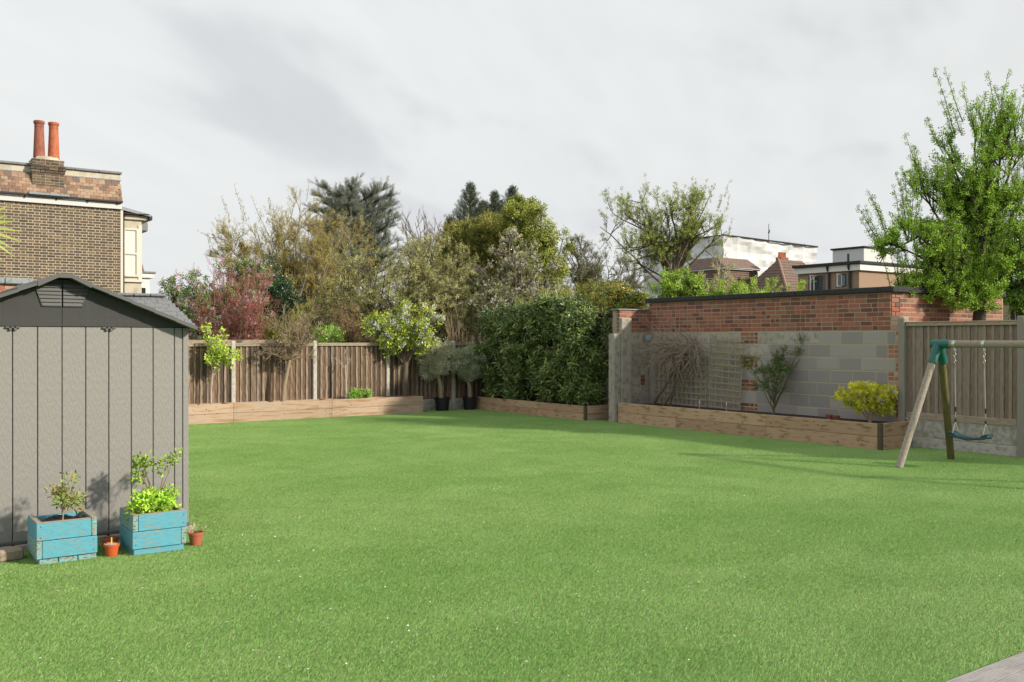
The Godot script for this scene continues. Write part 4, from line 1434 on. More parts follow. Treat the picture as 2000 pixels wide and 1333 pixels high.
	slab(nb, "bay_eaves", mats.white_paint, 8.93, 9.75, 4.06, 4.22, 36.9, 39.6, 0.01)
	slab(nb, "bay_roof", mats.slate, 8.9, 9.8, 4.225, 4.3, 36.86, 39.7, 0.01)
	window_(nb, V(8.96, 0, 36.995), u, nr, 0.12, 0.55, 2.6, 3.75, [], [], mats.glass, mats.white_paint, 0.07)
	slab(n, "upper_eaves", mats.slate, 8.95, 9.42, 5.75, 6.1, 36.5, 38.0, 0.04)
	var gb := MB.new()
	gb.prism([Vector2(8.95, 4.3), Vector2(9.55, 4.3), Vector2(9.1, 6.0), Vector2(8.95, 6.2)], -37.5, -39.0)
	wpart(n, "dormer_cheek", gb, mats.tile[3])

	# slate roofed outbuilding
	var o := thing("outbuilding", "outbuilding with a grey tiled hipped roof above the shed's right slope", "outbuilding", V(4.8, 0, 23))
	slab(o, "wall", mats.render_wall, 2.6, 6.4, 0.0, 2.05, 21.7, 24.5, 0.01)
	var under := MB.new()
	under.face([V(2.4, 2.0, 21.4), V(6.55, 2.0, 21.4), V(6.1, 2.72, 22.3), V(2.8, 2.72, 22.3)], V(4.5, 1, 23))
	under.face([V(6.55, 2.0, 21.4), V(6.1, 2.72, 22.3), V(6.1, 2.72, 23.8), V(6.55, 2.0, 24.7)], V(4.5, 1, 23))
	under.face([V(2.4, 2.0, 24.7), V(6.55, 2.0, 24.7), V(6.1, 2.72, 23.8), V(2.8, 2.72, 23.8)], V(4.5, 1, 23))
	under.face([V(2.8, 2.72, 22.3), V(6.1, 2.72, 22.3), V(6.1, 2.72, 23.8), V(2.8, 2.72, 23.8)], V(4.5, 1, 23))
	wpart(o, "roof", under, mats.slate)
	var tb := Basis(Vector3.RIGHT, atan2(0.72, 0.9) - 0.05)
	for r in 8:
		var f := r / 8.0
		var yy := 2.03 + 0.72 * f
		var zz := 21.42 + 0.9 * f
		var right := lerpf(6.57, 6.12, f)
		var i := 0
		var xx := right
		while xx > 3.2:
			var l := 0.3 if i > 0 or r % 2 == 0 else 0.15
			part(o, "roof_tile", cb(Vector3(l - 0.004, 0.014, 0.17), 0.003), mats.slate, V(xx - l * 0.5, yy + 0.035, zz + 0.05), tb * Basis(Vector3.RIGHT, rnd(-0.015, 0.015)))
			xx -= l
			i += 1
	for i in 9:
		slab(o, "ridge_tile", mats.slate, 6.14 - (i + 1) * 0.36, 6.14 - i * 0.36 - 0.006, 2.725, 2.79, 22.2, 22.45, 0.02)

	# brick extension peeping over the shed roof
	var x := thing("brick_extension", "corner of a red brick extension with lead capping above the shed roof", "building", V(1, 0, 17))
	slab(x, "wall", mats.mortar_red, -2.0, 2.44, 0.0, 2.6, 16.41, 19.0, 0.003)
	for k in 10:
		course(x, "brick", mats.brick_pink, V(1.2, 0, 16.4), u, nr, 0.0, 1.06, 2.52 - k * 0.075, 0.065, [0.225], 0, 0.1, 0.01, 0.1 if k % 2 else 0.0)
	slab(x, "white_corner", mats.white_paint, 2.272, 2.45, 2.2, 2.6, 16.39, 16.5, 0.004)
	for k in 3:
		slab(x, "lead_cap", mats.lead, 2.5 - (k + 1) * 0.4, 2.5 - k * 0.4 - 0.006, 2.605, 2.7, 16.33, 16.8, 0.012)


func make_right_buildings() -> void:
	rng.seed = 95
	# flat roofed brick block
	var a := thing("flat_block", "brick flat-roofed block with white windows above the garage wall", "building", V(51, 0, 36))
	slab(a, "wall", mats.far_brick, 48.35, 56.0, 0.0, 5.75, 33.06, 37.35, 0.01)
	slab(a, "fascia", mats.white_paint, 48.15, 56.2, 5.76, 6.12, 32.86, 37.5, 0.01)
	slab(a, "roof", mats.felt, 48.0, 56.3, 6.125, 6.3, 32.75, 37.55, 0.02)
	var u := Vector3(0, 0, 1)
	var nr := Vector3(-1, 0, 0)
	var o := V(48.345, 0, 38.5)
	var w1 := window_(a, o, u, nr, 1.92, 3.13, 4.3, 5.62, [2.75], [[1.97, 2.73, 5.25]], mats.glass, mats.white_paint, 0.07)
	var sash := MB.new()
	for e in [[-0.4, 0.0, 0.06, 0.5], [0.4, 0.0, 0.06, 0.5]]:
		sash.cbox(o + u * (2.34 + e[0]) + Vector3.UP * 5.38 + nr * 0.2, Vector3(0.06, 0.4, 0.05), 0.005, Basis(u, Vector3.UP, nr) * Basis(Vector3.RIGHT, -0.7))
	sash.cbox(o + u * 2.34 + Vector3.UP * 5.23 + nr * 0.33, Vector3(0.86, 0.06, 0.05), 0.005, Basis(u, Vector3.UP, nr))
	wpart(w1, "open_sash", sash, mats.white_paint)
	window_(a, o, u, nr, 3.85, 4.75, 4.85, 5.62, [4.28], [[3.9, 4.26, 5.33]], mats.glass, mats.white_paint, 0.07)
	for s in [3.45, 4.9]:
		var p := MB.new()
		p.tube([V(48.27, 0.5, 38.5 - s), V(48.27, 5.7, 38.5 - s), V(48.1, 5.95, 38.5 - s), V(48.1, 6.2 if s < 4 else 6.75, 38.5 - s)], 0.07, 0.07, 8)
		wpart(a, "downpipe", p, mats.gutter)
	var bx := slab(a, "roof_box", mats.fascia, 50.2, 53.2, 6.3, 7.25, 34.0, 36.2, 0.02)
	slab(bx, "roof_box_lid", mats.felt, 50.1, 53.3, 7.255, 7.36, 33.9, 36.3, 0.02)

	# tiled houses: hipped roof and a lower gabled one
	var t := thing("tiled_house", "house with a brown hipped tile roof and skylight beyond the wall", "house", V(57, 0, 47))
	var ap := V(57.5, 7.75, 46.2)
	var ar := V(60.2, 7.75, 46.2)
	var P := [V(55.9, 4.9, 44.0), V(62.5, 4.9, 44.0), V(62.5, 4.9, 49.0), V(55.9, 4.9, 49.0)]
	slab(t, "wall", mats.far_brick, 56.1, 62.3, 0.0, 4.89, 44.2, 48.8, 0.01)
	var rows := 13
	for side in 2:
		for r in rows:
			var f0 := float(r) / rows
			var f1 := float(r + 1) / rows + 0.012
			var A: Vector3 = P[0]
			var B: Vector3 = P[1] if side == 0 else P[3]
			var TA := ap
			var TB := ar if side == 0 else ap
			var nrm := ((B - A).cross(TA - A)).normalized()
			if nrm.y < 0: nrm = -nrm
			var m := MB.new()
			var a0 := A.lerp(TA, f0) + nrm * 0.05
			var b0 := B.lerp(TB, f0) + nrm * 0.05
			var a1 := A.lerp(TA, minf(f1, 1.0)) + nrm * 0.01
			var b1 := B.lerp(TB, minf(f1, 1.0)) + nrm * 0.01
			m.face([a0, b0, b1, a1], V(59, 0, 46.5))
			m.face([a0, b0, b0 - nrm * 0.05, a0 - nrm * 0.05], a1)
			wpart(t, "tile_course", m, mats.far_tile)
	var un := MB.new()
	un.face([P[1], P[2], ar], V(59, 0, 46.5))
	un.face([P[2], P[3], ap, ar], V(59, 0, 46.5))
	wpart(t, "roof_back", un, mats.far_tile)
	var hip := MB.new()
	hip.tube([P[0] + Vector3.UP * 0.05, ap + Vector3.UP * 0.05], 0.1, 0.1, 6)
	wpart(t, "hip_ridge", hip, mats.tile[2])
	var sk := lpart(t, "skylight", Vector3(0.8, 1.1, 0.08), 0.02, mats.white_paint, V(59.6, 6.75, 45.38), Vector3(1, 0, 0), Vector3(0, 0, 1), 0, 0, 0.0)
	sk.basis = Basis(Vector3.RIGHT, -0.66)
	var ch := slab(t, "chimney", mats.brick[1], 58.3, 59.2, 7.4, 8.0, 46.6, 47.1, 0.01)
	for i in 4:
		var p := MB.new()
		p.lathe([Vector2(0.1, 0), Vector2(0.08, 0.35), Vector2(0.1, 0.38), Vector2(0.0, 0.38)], V(58.42 + i * 0.22, 8.0, 46.85), 8)
		wpart(ch, "chimney_pot", p, mats.terracotta)
	var g := thing("gabled_house", "lower house with a red-brown tile-hung front left of the hipped roof", "house", V(54.5, 0, 49))
	slab(g, "wall", mats.far_tile, 54.2, 58.0, 0.0, 7.0, 48.6, 53.0, 0.01)
	for r in 14:
		slab(g, "tile_course", mats.far_tile, 54.16 - 0.02, 54.199, 4.6 + r * 0.17, 4.6 + r * 0.17 + 0.15, 48.5, 53.0, 0.01)
		slab(g, "tile_course", mats.far_tile, 54.2, 58.0, 4.6 + r * 0.17, 4.6 + r * 0.17 + 0.15, 48.55, 48.599, 0.01)
	slab(g, "eaves", mats.white_paint, 54.0, 58.0, 7.01, 7.12, 48.35, 53.2, 0.01)
	var gr := MB.new()
	gr.face([V(53.9, 7.13, 48.2), V(58, 7.13, 48.2), V(58, 8.0, 49.6), V(54.6, 8.0, 49.6)], V(56, 6, 50))
	gr.face([V(53.9, 7.13, 48.2), V(54.6, 8.0, 49.6), V(54.6, 8.0, 51.8), V(53.9, 7.13, 53.2)], V(56, 6, 50))
	gr.face([V(53.9, 7.13, 53.2), V(58, 7.13, 53.2), V(58, 8.0, 51.8), V(54.6, 8.0, 51.8)], V(56, 6, 50))
	gr.face([V(54.6, 8.0, 49.6), V(58, 8.0, 49.6), V(58, 8.0, 51.8), V(54.6, 8.0, 51.8)], V(56, 6, 50))
	wpart(g, "roof", gr, mats.far_tile)

	# scaffold wrapped in white sheeting
	var s := thing("sheeted_scaffold", "tall building wrapped in white scaffold sheeting on the right skyline", "scaffold", V(75, 0, 66))
	var fn := FastNoiseLite.new()
	fn.seed = 3
	fn.frequency = 0.28
	fn.fractal_octaves = 4
	var x0 := 68.6
	var z0 := 61.6
	for side in 2:
		var L := 14.0 if side == 0 else 11.0
		var nx := 7 if side == 0 else 5
		for k in nx:
			var m := MB.new()
			var cells := 8
			var rowsn := 26
			var pts := []
			for j in rowsn + 1:
				var line := []
				for i in cells + 1:
					var d := L * (k + float(i) / cells * 0.995) / nx
					var top := 11.6 - d * (0.02 if side == 0 else -0.01)
					var y := lerpf(3.0, top, float(j) / rowsn)
					var n := fn.get_noise_2d(d * 0.7 + side * 50.0, y * 2.6) * 0.38 - 0.12 * sin(PI * i / cells)
					line.append(V(x0 + d, y, z0 - n) if side == 0 else V(x0 + n, y, z0 + d))
				pts.append(line)
			for j in rowsn:
				for i in cells:
					m.face([pts[j][i], pts[j][i + 1], pts[j + 1][i + 1]], V(75, 5, 68))
					m.face([pts[j][i], pts[j + 1][i + 1], pts[j + 1][i]], V(75, 5, 68))
			wpart(s, "sheet", m, mats.sheeting)
	var rl := MB.new()
	rl.tube([V(x0 - 0.1, 11.68, z0 + 10.9), V(x0, 11.63, z0 - 0.1)], 0.09, 0.09, 6, true)
	rl.tube([V(x0, 11.66, z0 - 0.1), V(x0 + 14.2, 11.34, z0 - 0.1)], 0.09, 0.09, 6, true)
	wpart(s, "top_rail", rl, mats.felt)
	var core := slab(s, "frame_core", mats.fascia, x0 + 1.2, x0 + 13.6, 0.0, 11.0, z0 + 1.2, z0 + 10.6, 0.02)
	core.set_meta("label", "wall behind the sheeting")
	for k in 6:
		slab(s, "standard", mats.steel, x0 + 0.7 + k * 2.5, x0 + 0.76 + k * 2.5, 0.0, 11.75, z0 + 0.8, z0 + 0.86, 0.01)
	var ant := MB.new()
	ant.tube([V(x0 + 6.6, 11.4, z0), V(x0 + 6.6, 13.2, z0)], 0.04, 0.03, 6)
	ant.tube([V(x0 + 6.6, 12.3, z0), V(x0 + 6.7, 12.6, z0)], 0.09, 0.07, 6)
	wpart(s, "aerial", ant, mats.gutter)
	# distant brick house behind the right-hand trees
	var pk := thing("pink_brick_house", "pinkish brick wall showing between the tree trunks above the tall fence", "building", V(24, 0, 9))
	slab(pk, "wall", mats.mortar_red, 22.0, 30.0, 0.0, 3.0, 9.0, 12.0, 0.01)
	for k in 16:
		course(pk, "brick", mats.brick_pink, V(22.0, 0, 8.99), Vector3(1, 0, 0), Vector3(0, 0, 1), 0.0, 2.6, 1.75 + k * 0.0775, 0.0655, [0.225], 0, 0.1, 0.012, 0.1 if k % 2 else 0.0)
	slab(pk, "coping", mats.felt, 21.9, 30.0, 3.005, 3.1, 8.9, 12.1, 0.02)


# ---------------------------------------------------------------- planting

func conifer(label: String, base: Vector3, top: float, rad: float) -> void:
	rng.seed = hash(label)
	var root := thing("conifer", label, "tree", base, "dark conifers on the skyline")
	var wood := MB.new()
	var tip := base + Vector3.UP * top
	wood.tube([base, base.lerp(tip, 0.5), tip], 0.2, 0.02, 6)
	var list := []
	var cols := [Color(0.09, 0.13, 0.065), Color(0.13, 0.165, 0.075), Color(0.06, 0.095, 0.05)]
	var n := 300
	for i in n:
		var f := float(i) / n
		var y := top - 0.06 - 5.2 * f
		var r := minf(rad, 0.05 + 0.5 * (top - y)) * rnd(0.55, 1.1)
		var a := i * 2.39996 + rnd(-0.3, 0.3)
		var st := base + Vector3.UP * (y - r * 0.45)
		var en := base + Vector3.UP * y + Vector3(cos(a) * r, 0.15 * r, sin(a) * r)
		wood.tube([st, en], 0.02, 0.006, 3)
		for k in 6:
			var t := 0.35 + 0.65 * (k + rnd()) / 6.0
			list.append([st.lerp(en, t) + rdir() * 0.06, (en - st).normalized() * 0.9 + Vector3.UP * 0.7 + rdir() * 0.45, rnd(0.1, 0.16) + r * 0.16, tint(cols)])
	for k in 8:
		list.append([tip - Vector3.UP * (k * 0.07), Vector3.UP + rdir() * 0.3, 0.16, tint(cols)])
	wpart(root, "branches", wood, mats.bark_dark)
	crown(root, "crown", "frond", list, leaf_mat("leaf"))


func cedar(label: String, base: Vector3, top: float, rad: float) -> void:
	rng.seed = hash(label)
	var root := thing("cedar_tree", label, "tree", base, "")
	var wood := MB.new()
	var tip := base + Vector3.UP * top
	wood.tube([base, base.lerp(tip, 0.5), tip - Vector3.UP * 0.3], 0.35, 0.05, 8)
	var list := []
	var cols := [Color(0.25, 0.28, 0.23), Color(0.33, 0.36, 0.3), Color(0.19, 0.225, 0.18)]
	for i in 84:
		var f := (i + rnd()) / 84.0
		var a := i * 2.39996 + rnd(-0.4, 0.4)
		var y := lerpf(top - 0.6, top - 5.6, f)
		var r := rad * lerpf(0.5, 1.05, sqrt(f)) * rnd(0.65, 1.12)
		var st := base + Vector3.UP * (y - r * 0.3)
		var en := base + Vector3.UP * (y + 0.28 * r) + Vector3(cos(a) * r, 0, sin(a) * r)
		var limb := curve(st, en, st.lerp(en, 0.5) + Vector3.UP * r * 0.1, 6, 0.05)
		wood.tube(limb, 0.04, 0.01, 5)
		for k in 30:
			var t := rnd(0.25, 1.0)
			var s := on(limb, t)
			var d := ((en - st).normalized() * 0.8 + Vector3(rnd(-1, 1), rnd(-0.05, 0.3), rnd(-1, 1))).normalized()
			var e := s + d * rnd(0.25, 0.7)
			wood.tube([s, e], 0.012, 0.004, 3)
			for q in 6:
				list.append([s.lerp(e, rnd(0.2, 1.0)), d + Vector3.UP * rnd(-0.1, 0.7) + rdir() * 0.4, rnd(0.18, 0.34), tint(cols)])
	wpart(root, "branches", wood, mats.bark_dark)
	crown(root, "crown", "needle", list, leaf_mat("leaf"))


func palm() -> void:
	# straps of a palm reaching in from the left
	rng.seed = 120
	var c := V(0.28, 2.3, 6.75)
	var root := thing("palm", "tips of yellow-green palm leaves at the left edge", "palm", V(0.28, 0, 6.75))
	var tk := MB.new()
	tk.tube([V(0.28, 0, 6.75), V(0.27, 1.2, 6.74), c], 0.07, 0.06, 10)
	wpart(root, "trunk", tk, mats.bark)
	for fr in 9:
		var a := fr * 0.72
		var hub := c + Vector3(cos(a) * 0.3, 0.1 + 0.06 * sin(fr * 2.0), sin(a) * 0.3) * (1.0 if fr > 0 else 1.15)
		if fr == 0:
			hub = V(0.66, 2.43, 6.76)
		if fr == 8:
			hub = V(0.56, 1.86, 6.74)
		var dry := fr == 8
		var lm := MB.new()
		lm.tube([c, c.lerp(hub, 0.5) + Vector3.UP * 0.03, hub], 0.008, 0.006, 5)
		for k in 9:
			var out := (hub - c)
			var f := (k - 4) / 4.0
			var d := out.normalized().rotated(Vector3(0, 0, 1) if fr == 0 or dry else Vector3.UP, f * 0.75)
			d = (d + Vector3.DOWN * (0.18 + 0.12 * absf(f)) + rdir() * 0.05).normalized()
			var sd := d.cross(Vector3(0.2, 0.4, 1).normalized()).normalized() * 0.011
			var p0 := hub
			var ln := rnd(0.24, 0.34)
			var p1 := hub + d * ln * 0.6
			var p2 := hub + d * ln + Vector3.DOWN * 0.03
			lm.quad(p0 - sd * 0.4, p0 + sd * 0.4, p1 + sd, p1 - sd, d.cross(sd).normalized())
			lm.tri(p1 - sd, p1 + sd, p2, d.cross(sd).normalized())
		wpart(root, "leaf", lm, mat("palm_dry", lin(0.5, 0.36, 0.14), 0.7) if dry else mat("palm_leaf", lin(0.3, 0.33, 0.05), 0.5, ntex("palmtone", 0.02, 3, [[0.0, lin(0.5, 0.9, 0.6)], [0.5, lin(0.9, 1.0, 0.8)], [1.0, lin(1.7, 1.1, 1.2)]], 256, 99), Vector3(6, 6, 6)))


func climber() -> void:
	rng.seed = 131
	var root := thing("bare_climber", "tangled leafless climber on the first trellis", "climber", V(14.05, 0.37, 14.2))
	var st := MB.new()
	for e in [[14.05, 14.55, 13.75, 0.03], [14.0, 14.2, 13.7, 0.026], [14.08, 14.1, 14.0, 0.02], [14.03, 14.0, 13.6, 0.02]]:
		var a := V(e[0], 0.37, e[1])
		var b := V(14.1, 1.5, e[2])
		st.tube(curve(a, b, a.lerp(b, 0.5) + Vector3(-0.05, -0.05, rnd(-0.2, 0.2)), 7, 0.03), e[3], 0.014, 7)
	wpart(root, "stem", st, mats.bark)
	var tw := MB.new()
	for i in 330:
		var z := rnd(13.35, 14.45)
		var a := V(14.12 + rnd(-0.12, 0.1), 1.55 + rnd(-0.2, 0.2), z)
		var d := Vector3(rnd(-0.7, 0.25), rnd(-0.75, 0.35), rnd(-1.0, 0.75)).normalized()
		if i % 9 == 0:
			d = Vector3(rnd(-0.3, 0.1), rnd(0.5, 1.0), rnd(-0.9, 0.3)).normalized()
		var ln := rnd(0.3, 0.75)
		var e := a + d * ln
		if e.x > 14.3: e.x = 14.3
		var p := curve(a, e, a.lerp(e, 0.5) + Vector3(0, rnd(0.0, 0.14), 0) + rdir() * 0.05, 4, 0.012)
		tw.tube(p, rnd(0.005, 0.008), 0.003, 4)
	for i in 40:
		var a := V(14.12 + rnd(-0.1, 0.1), rnd(1.2, 1.5), rnd(13.4, 14.2))
		var e := a + Vector3(rnd(-0.15, 0.1), rnd(-0.6, -0.25), rnd(-0.4, 0.4))
		tw.tube(curve(a, e, a.lerp(e, 0.5) + rdir() * 0.12, 5, 0.015), 0.006, 0.003, 4)
	wpart(root, "twigs", tw, mats.bark_twig)


func make_plants() -> void:
	mat("bark_twig", lin(0.36, 0.28, 0.225), 0.9)
	mat("bark_stem", lin(0.14, 0.13, 0.06), 0.8)
	palm()
	climber()
	# wooded skyline far beyond the gardens, one mass of crowns
	rng.seed = 140
	var far := Node3D.new()
	far.name = "distant_woodland"
	add_child(far)
	tag(far, "distant wooded mass far beyond the back fence", "woodland", "", "stuff")
	var list := []
	for i in 5200:
		var a := rnd(-0.02, 1.05)
		var d := rnd(95.0, 125.0)
		var y := pow(rnd(), 0.8) * (4.6 + 1.2 * sin(a * 23.0) + 0.7 * sin(a * 61.0))
		list.append([V(sin(a) * d, y, cos(a) * d), rdir() + Vector3.UP, rnd(0.9, 1.9), tint([Color(0.14, 0.16, 0.07), Color(0.2, 0.2, 0.1), Color(0.1, 0.13, 0.06)])])
	crown(far, "crowns", "broad", list, leaf_mat("leaf"))
	tree({"n": "lilac_bush", "label": "lilac bush with mauve flower heads above the shed's right eave", "base": V(7.71, 0.0, 23.98), "l": [[7.08, 2.57, 24.43, 0.67, 0.78], [7.87, 2.89, 23.87, 0.88, 0.78], [8.55, 2.96, 23.38, 0.65, 0.71], [7.5, 2.24, 24.13, 1.10, 0.54]], "group": "trees beyond the back fence", "r": 0.06, "fork": 0.35, "fork_lo": 0.1, "limbs": 9, "subs": 10, "twigs": 6, "lp": 2, "leaf": "broad", "ls": 0.13, "cols": [Color(0.202, 0.353, 0.084), Color(0.286, 0.420, 0.134), Color(0.134, 0.235, 0.067)], "fp": 0.3, "flower": "panicle", "fs": 0.17, "fcols": [Color(0.706, 0.420, 0.706), Color(0.800, 0.605, 0.800), Color(0.706, 0.336, 0.504)], "bark": mats.bark_dark, "up": 0.6})
	tree({"n": "plum_tree", "label": "red-leaved ornamental plum rising just behind the fence near the shed", "base": V(7.57, 0.0, 21.87), "l": [[7.57, 2.51, 21.87, 0.96, 0.90], [7.23, 2.21, 22.11, 0.60, 0.54], [8.01, 2.51, 21.56, 0.54, 0.78]], "group": "trees beyond the back fence", "r": 0.06, "fork": 0.3, "fork_lo": 0.2, "limbs": 12, "subs": 7, "twigs": 5, "tw": 0.36, "lp": 3, "leaf": "bud", "ls": 0.1, "cols": [Color(0.504, 0.092, 0.076), Color(0.370, 0.084, 0.076), Color(0.605, 0.168, 0.134)], "fp": 0.06, "fs": 0.07, "fcols": [Color(0.800, 0.588, 0.672)], "bark": mats.bark_red, "up": 1.1, "lr": 0.3, "shoots": 22, "shoot_len": 0.7, "shoot_leaves": 10})
	tree({"n": "holly_tree", "label": "dark evergreen holly behind the red plum", "base": V(10.1, 0.0, 25.96), "l": [[10.1, 3.18, 25.96, 0.67, 0.90], [10.28, 2.67, 25.83, 0.66, 0.73]], "group": "trees beyond the back fence", "r": 0.08, "limbs": 4, "subs": 4, "twigs": 3, "lp": 2, "fill": 1700, "leaf": "small", "lm": "gloss", "ls": 0.2, "cols": [Color(0.042, 0.101, 0.034), Color(0.067, 0.143, 0.050), Color(0.034, 0.076, 0.030)], "bark": mats.bark_dark})
	tree({"n": "budding_tree", "label": "large open tree with yellow-olive young leaves left of the blue cedar", "base": V(12.21, 0.0, 29.37), "l": [[11.12, 4.98, 30.15, 1.42, 1.21], [12.21, 5.32, 29.37, 1.59, 1.17], [13.3, 4.48, 28.59, 1.14, 1.42], [12.0, 3.56, 29.52, 2.09, 1.09], [10.5, 4.31, 30.59, 0.70, 0.60]], "group": "trees beyond the back fence", "r": 0.1, "fork": 0.35, "fork_lo": 0.3, "limbs": 9, "subs": 11, "twigs": 7, "tw": 0.36, "lp": 4, "leaf": "small", "ls": 0.135, "cols": [Color(0.504, 0.386, 0.084), Color(0.420, 0.336, 0.084), Color(0.571, 0.487, 0.151), Color(0.336, 0.336, 0.101)], "bark": mats.bark_pale, "up": 0.8, "lr": 0.35, "shoots": 40, "shoot_len": 0.7, "shoot_leaves": 7})
	tree({"n": "willow_shrub", "label": "pale yellow-green shrub tree in the middle behind the fence", "base": V(12.24, 0.0, 23.82), "l": [[12.3, 3.23, 23.78, 1.58, 1.12], [11.78, 2.51, 24.15, 1.29, 0.72], [12.83, 2.51, 23.4, 1.15, 0.72]], "group": "trees beyond the back fence", "r": 0.09, "fork": 0.3, "fork_lo": 0.2, "limbs": 10, "subs": 11, "twigs": 7, "tw": 0.34, "lp": 4, "leaf": "small", "ls": 0.125, "cols": [Color(0.538, 0.538, 0.185), Color(0.454, 0.470, 0.168), Color(0.638, 0.622, 0.302), Color(0.336, 0.370, 0.118)], "bark": mats.bark, "up": 0.5})
	tree({"n": "budding_shrub", "label": "tall twiggy shrub with cream buds left of the dark conifers", "base": V(13.38, 0.0, 22.39), "l": [[13.38, 3.34, 22.39, 1.19, 1.15], [12.81, 3.76, 22.8, 0.91, 0.77], [13.84, 2.64, 22.06, 1.05, 0.84], [13.16, 2.42, 22.55, 1.05, 0.63]], "group": "trees beyond the back fence", "r": 0.09, "fork": 0.3, "fork_lo": 0.2, "limbs": 10, "subs": 11, "twigs": 7, "tw": 0.34, "lp": 4, "leaf": "small", "ls": 0.125, "cols": [Color(0.605, 0.571, 0.252), Color(0.470, 0.487, 0.168), Color(0.706, 0.672, 0.403), Color(0.336, 0.370, 0.118)], "bark": mats.bark, "up": 0.6})
	tree({"n": "bare_tree", "label": "bare grey-pink tree far behind, between cedar and conifers", "base": V(29.35, 0.0, 50.31), "l": [[28.89, 8.74, 50.64, 1.07, 1.32], [30.16, 8.27, 49.72, 0.82, 1.13], [29.48, 7.17, 50.22, 1.25, 1.25]], "group": "trees beyond the back fence", "r": 0.2, "fork": 0.5, "fork_lo": 0.4, "limbs": 8, "subs": 9, "twigs": 8, "tw": 0.4, "bark": mats.bark_grey, "up": 1.4, "lr": 0.3})
	tree({"n": "yew_tree", "label": "olive green feathery evergreen in front of the dark conifer tops", "base": V(19.25, 0.0, 29.26), "l": [[18.97, 4.87, 29.46, 0.91, 0.95], [19.71, 5.21, 28.93, 0.83, 0.87], [18.6, 4.27, 29.72, 0.64, 0.76], [19.56, 4.08, 29.04, 1.25, 0.91], [20.17, 4.74, 28.6, 0.76, 0.87]], "group": "trees beyond the back fence", "r": 0.14, "limbs": 4, "subs": 4, "twigs": 3, "lp": 2, "fill": 5200, "clumps": 26, "fill_lo": 0.55, "leaf": "frond", "ls": 0.4, "cols": [Color(0.286, 0.319, 0.076), Color(0.370, 0.370, 0.101), Color(0.185, 0.235, 0.059), Color(0.454, 0.386, 0.118)], "bark": mats.bark_dark, "up": 0.6})
	tree({"n": "maple_tree", "label": "fresh light green tree right of the dark conifers", "base": V(19.82, 0.0, 26.4), "l": [[19.24, 6.0, 26.81, 0.50, 0.64], [19.82, 5.64, 26.4, 0.71, 0.93], [20.33, 4.66, 26.03, 0.61, 1.11], [19.89, 4.3, 26.34, 0.89, 0.89]], "group": "trees beyond the back fence", "r": 0.12, "limbs": 7, "subs": 9, "twigs": 7, "lp": 3, "leaf": "broad", "ls": 0.17, "cols": [Color(0.370, 0.420, 0.084), Color(0.470, 0.504, 0.134), Color(0.269, 0.336, 0.067)], "bark": mats.bark, "up": 0.5, "fill": 900, "clumps": 10})
	tree({"n": "apple_tree", "label": "apple tree covered in pale pink blossom in the middle distance", "base": V(14.92, 0.0, 20.68), "l": [[14.64, 3.51, 20.88, 1.03, 0.80], [15.37, 3.17, 20.36, 0.96, 0.83], [14.36, 2.76, 21.08, 0.90, 0.66], [14.87, 4.2, 20.72, 0.66, 0.50], [15.76, 2.69, 20.08, 0.76, 0.52]], "group": "trees beyond the back fence", "r": 0.1, "fork": 0.5, "limbs": 9, "subs": 12, "twigs": 7, "tw": 0.2, "lp": 2, "leaf": "small", "ls": 0.11, "cols": [Color(0.336, 0.370, 0.118), Color(0.437, 0.403, 0.168), Color(0.202, 0.252, 0.067)], "fp": 0.36, "fs": 0.085, "fcols": [Color(0.800, 0.800, 0.800), Color(0.800, 0.800, 0.800), Color(0.800, 0.672, 0.638)], "bark": mats.bark_grey, "up": 0.3})
	tree({"n": "hawthorn_tree", "label": "grey twiggy tree with dull leaves left of the tall open tree", "base": V(24.09, 0.0, 28.26), "l": [[23.93, 4.31, 28.38, 1.40, 1.16], [24.83, 4.01, 27.74, 1.24, 0.88], [23.61, 4.91, 28.61, 0.80, 0.80], [25.32, 3.61, 27.39, 1.00, 0.70]], "group": "trees beyond the back fence", "r": 0.12, "limbs": 10, "subs": 12, "twigs": 8, "tw": 0.2, "lp": 2, "leaf": "small", "ls": 0.13, "cols": [Color(0.202, 0.235, 0.084), Color(0.286, 0.302, 0.118), Color(0.168, 0.168, 0.084)], "bark": mats.bark_grey, "up": 0.5})
	tree({"n": "open_tree", "label": "tall open tree with a forked trunk and light green leaf tufts", "base": V(27.05, 0.0, 27.38), "l": [[25.67, 6.23, 28.37, 1.19, 1.36], [26.75, 6.84, 27.59, 1.27, 0.99], [27.76, 6.64, 26.88, 0.99, 1.13], [28.59, 6.74, 26.28, 0.82, 1.03], [28.34, 5.71, 26.46, 1.19, 0.86], [27.09, 5.71, 27.35, 1.13, 0.78], [26.0, 5.1, 28.13, 1.19, 0.72]], "group": "trees beyond the back fence", "r": 0.13, "trunk": [V(27.09, 2.22, 27.35), V(27.22, 3.25, 27.26), V(27.35, 4.17, 27.16), V(27.39, 5.0, 27.14), V(27.49, 5.71, 27.07)], "fork_lo": 0.3, "limbs": 4, "subs": 8, "twigs": 5, "tw": 0.5, "lp": 3, "leaf": "broad", "ls": 0.125, "cols": [Color(0.370, 0.454, 0.101), Color(0.470, 0.538, 0.151), Color(0.269, 0.336, 0.084)], "bark": mats.bark, "up": 0.8, "lr": 0.42, "shoots": 50, "shoot_len": 0.8, "shoot_leaves": 7})
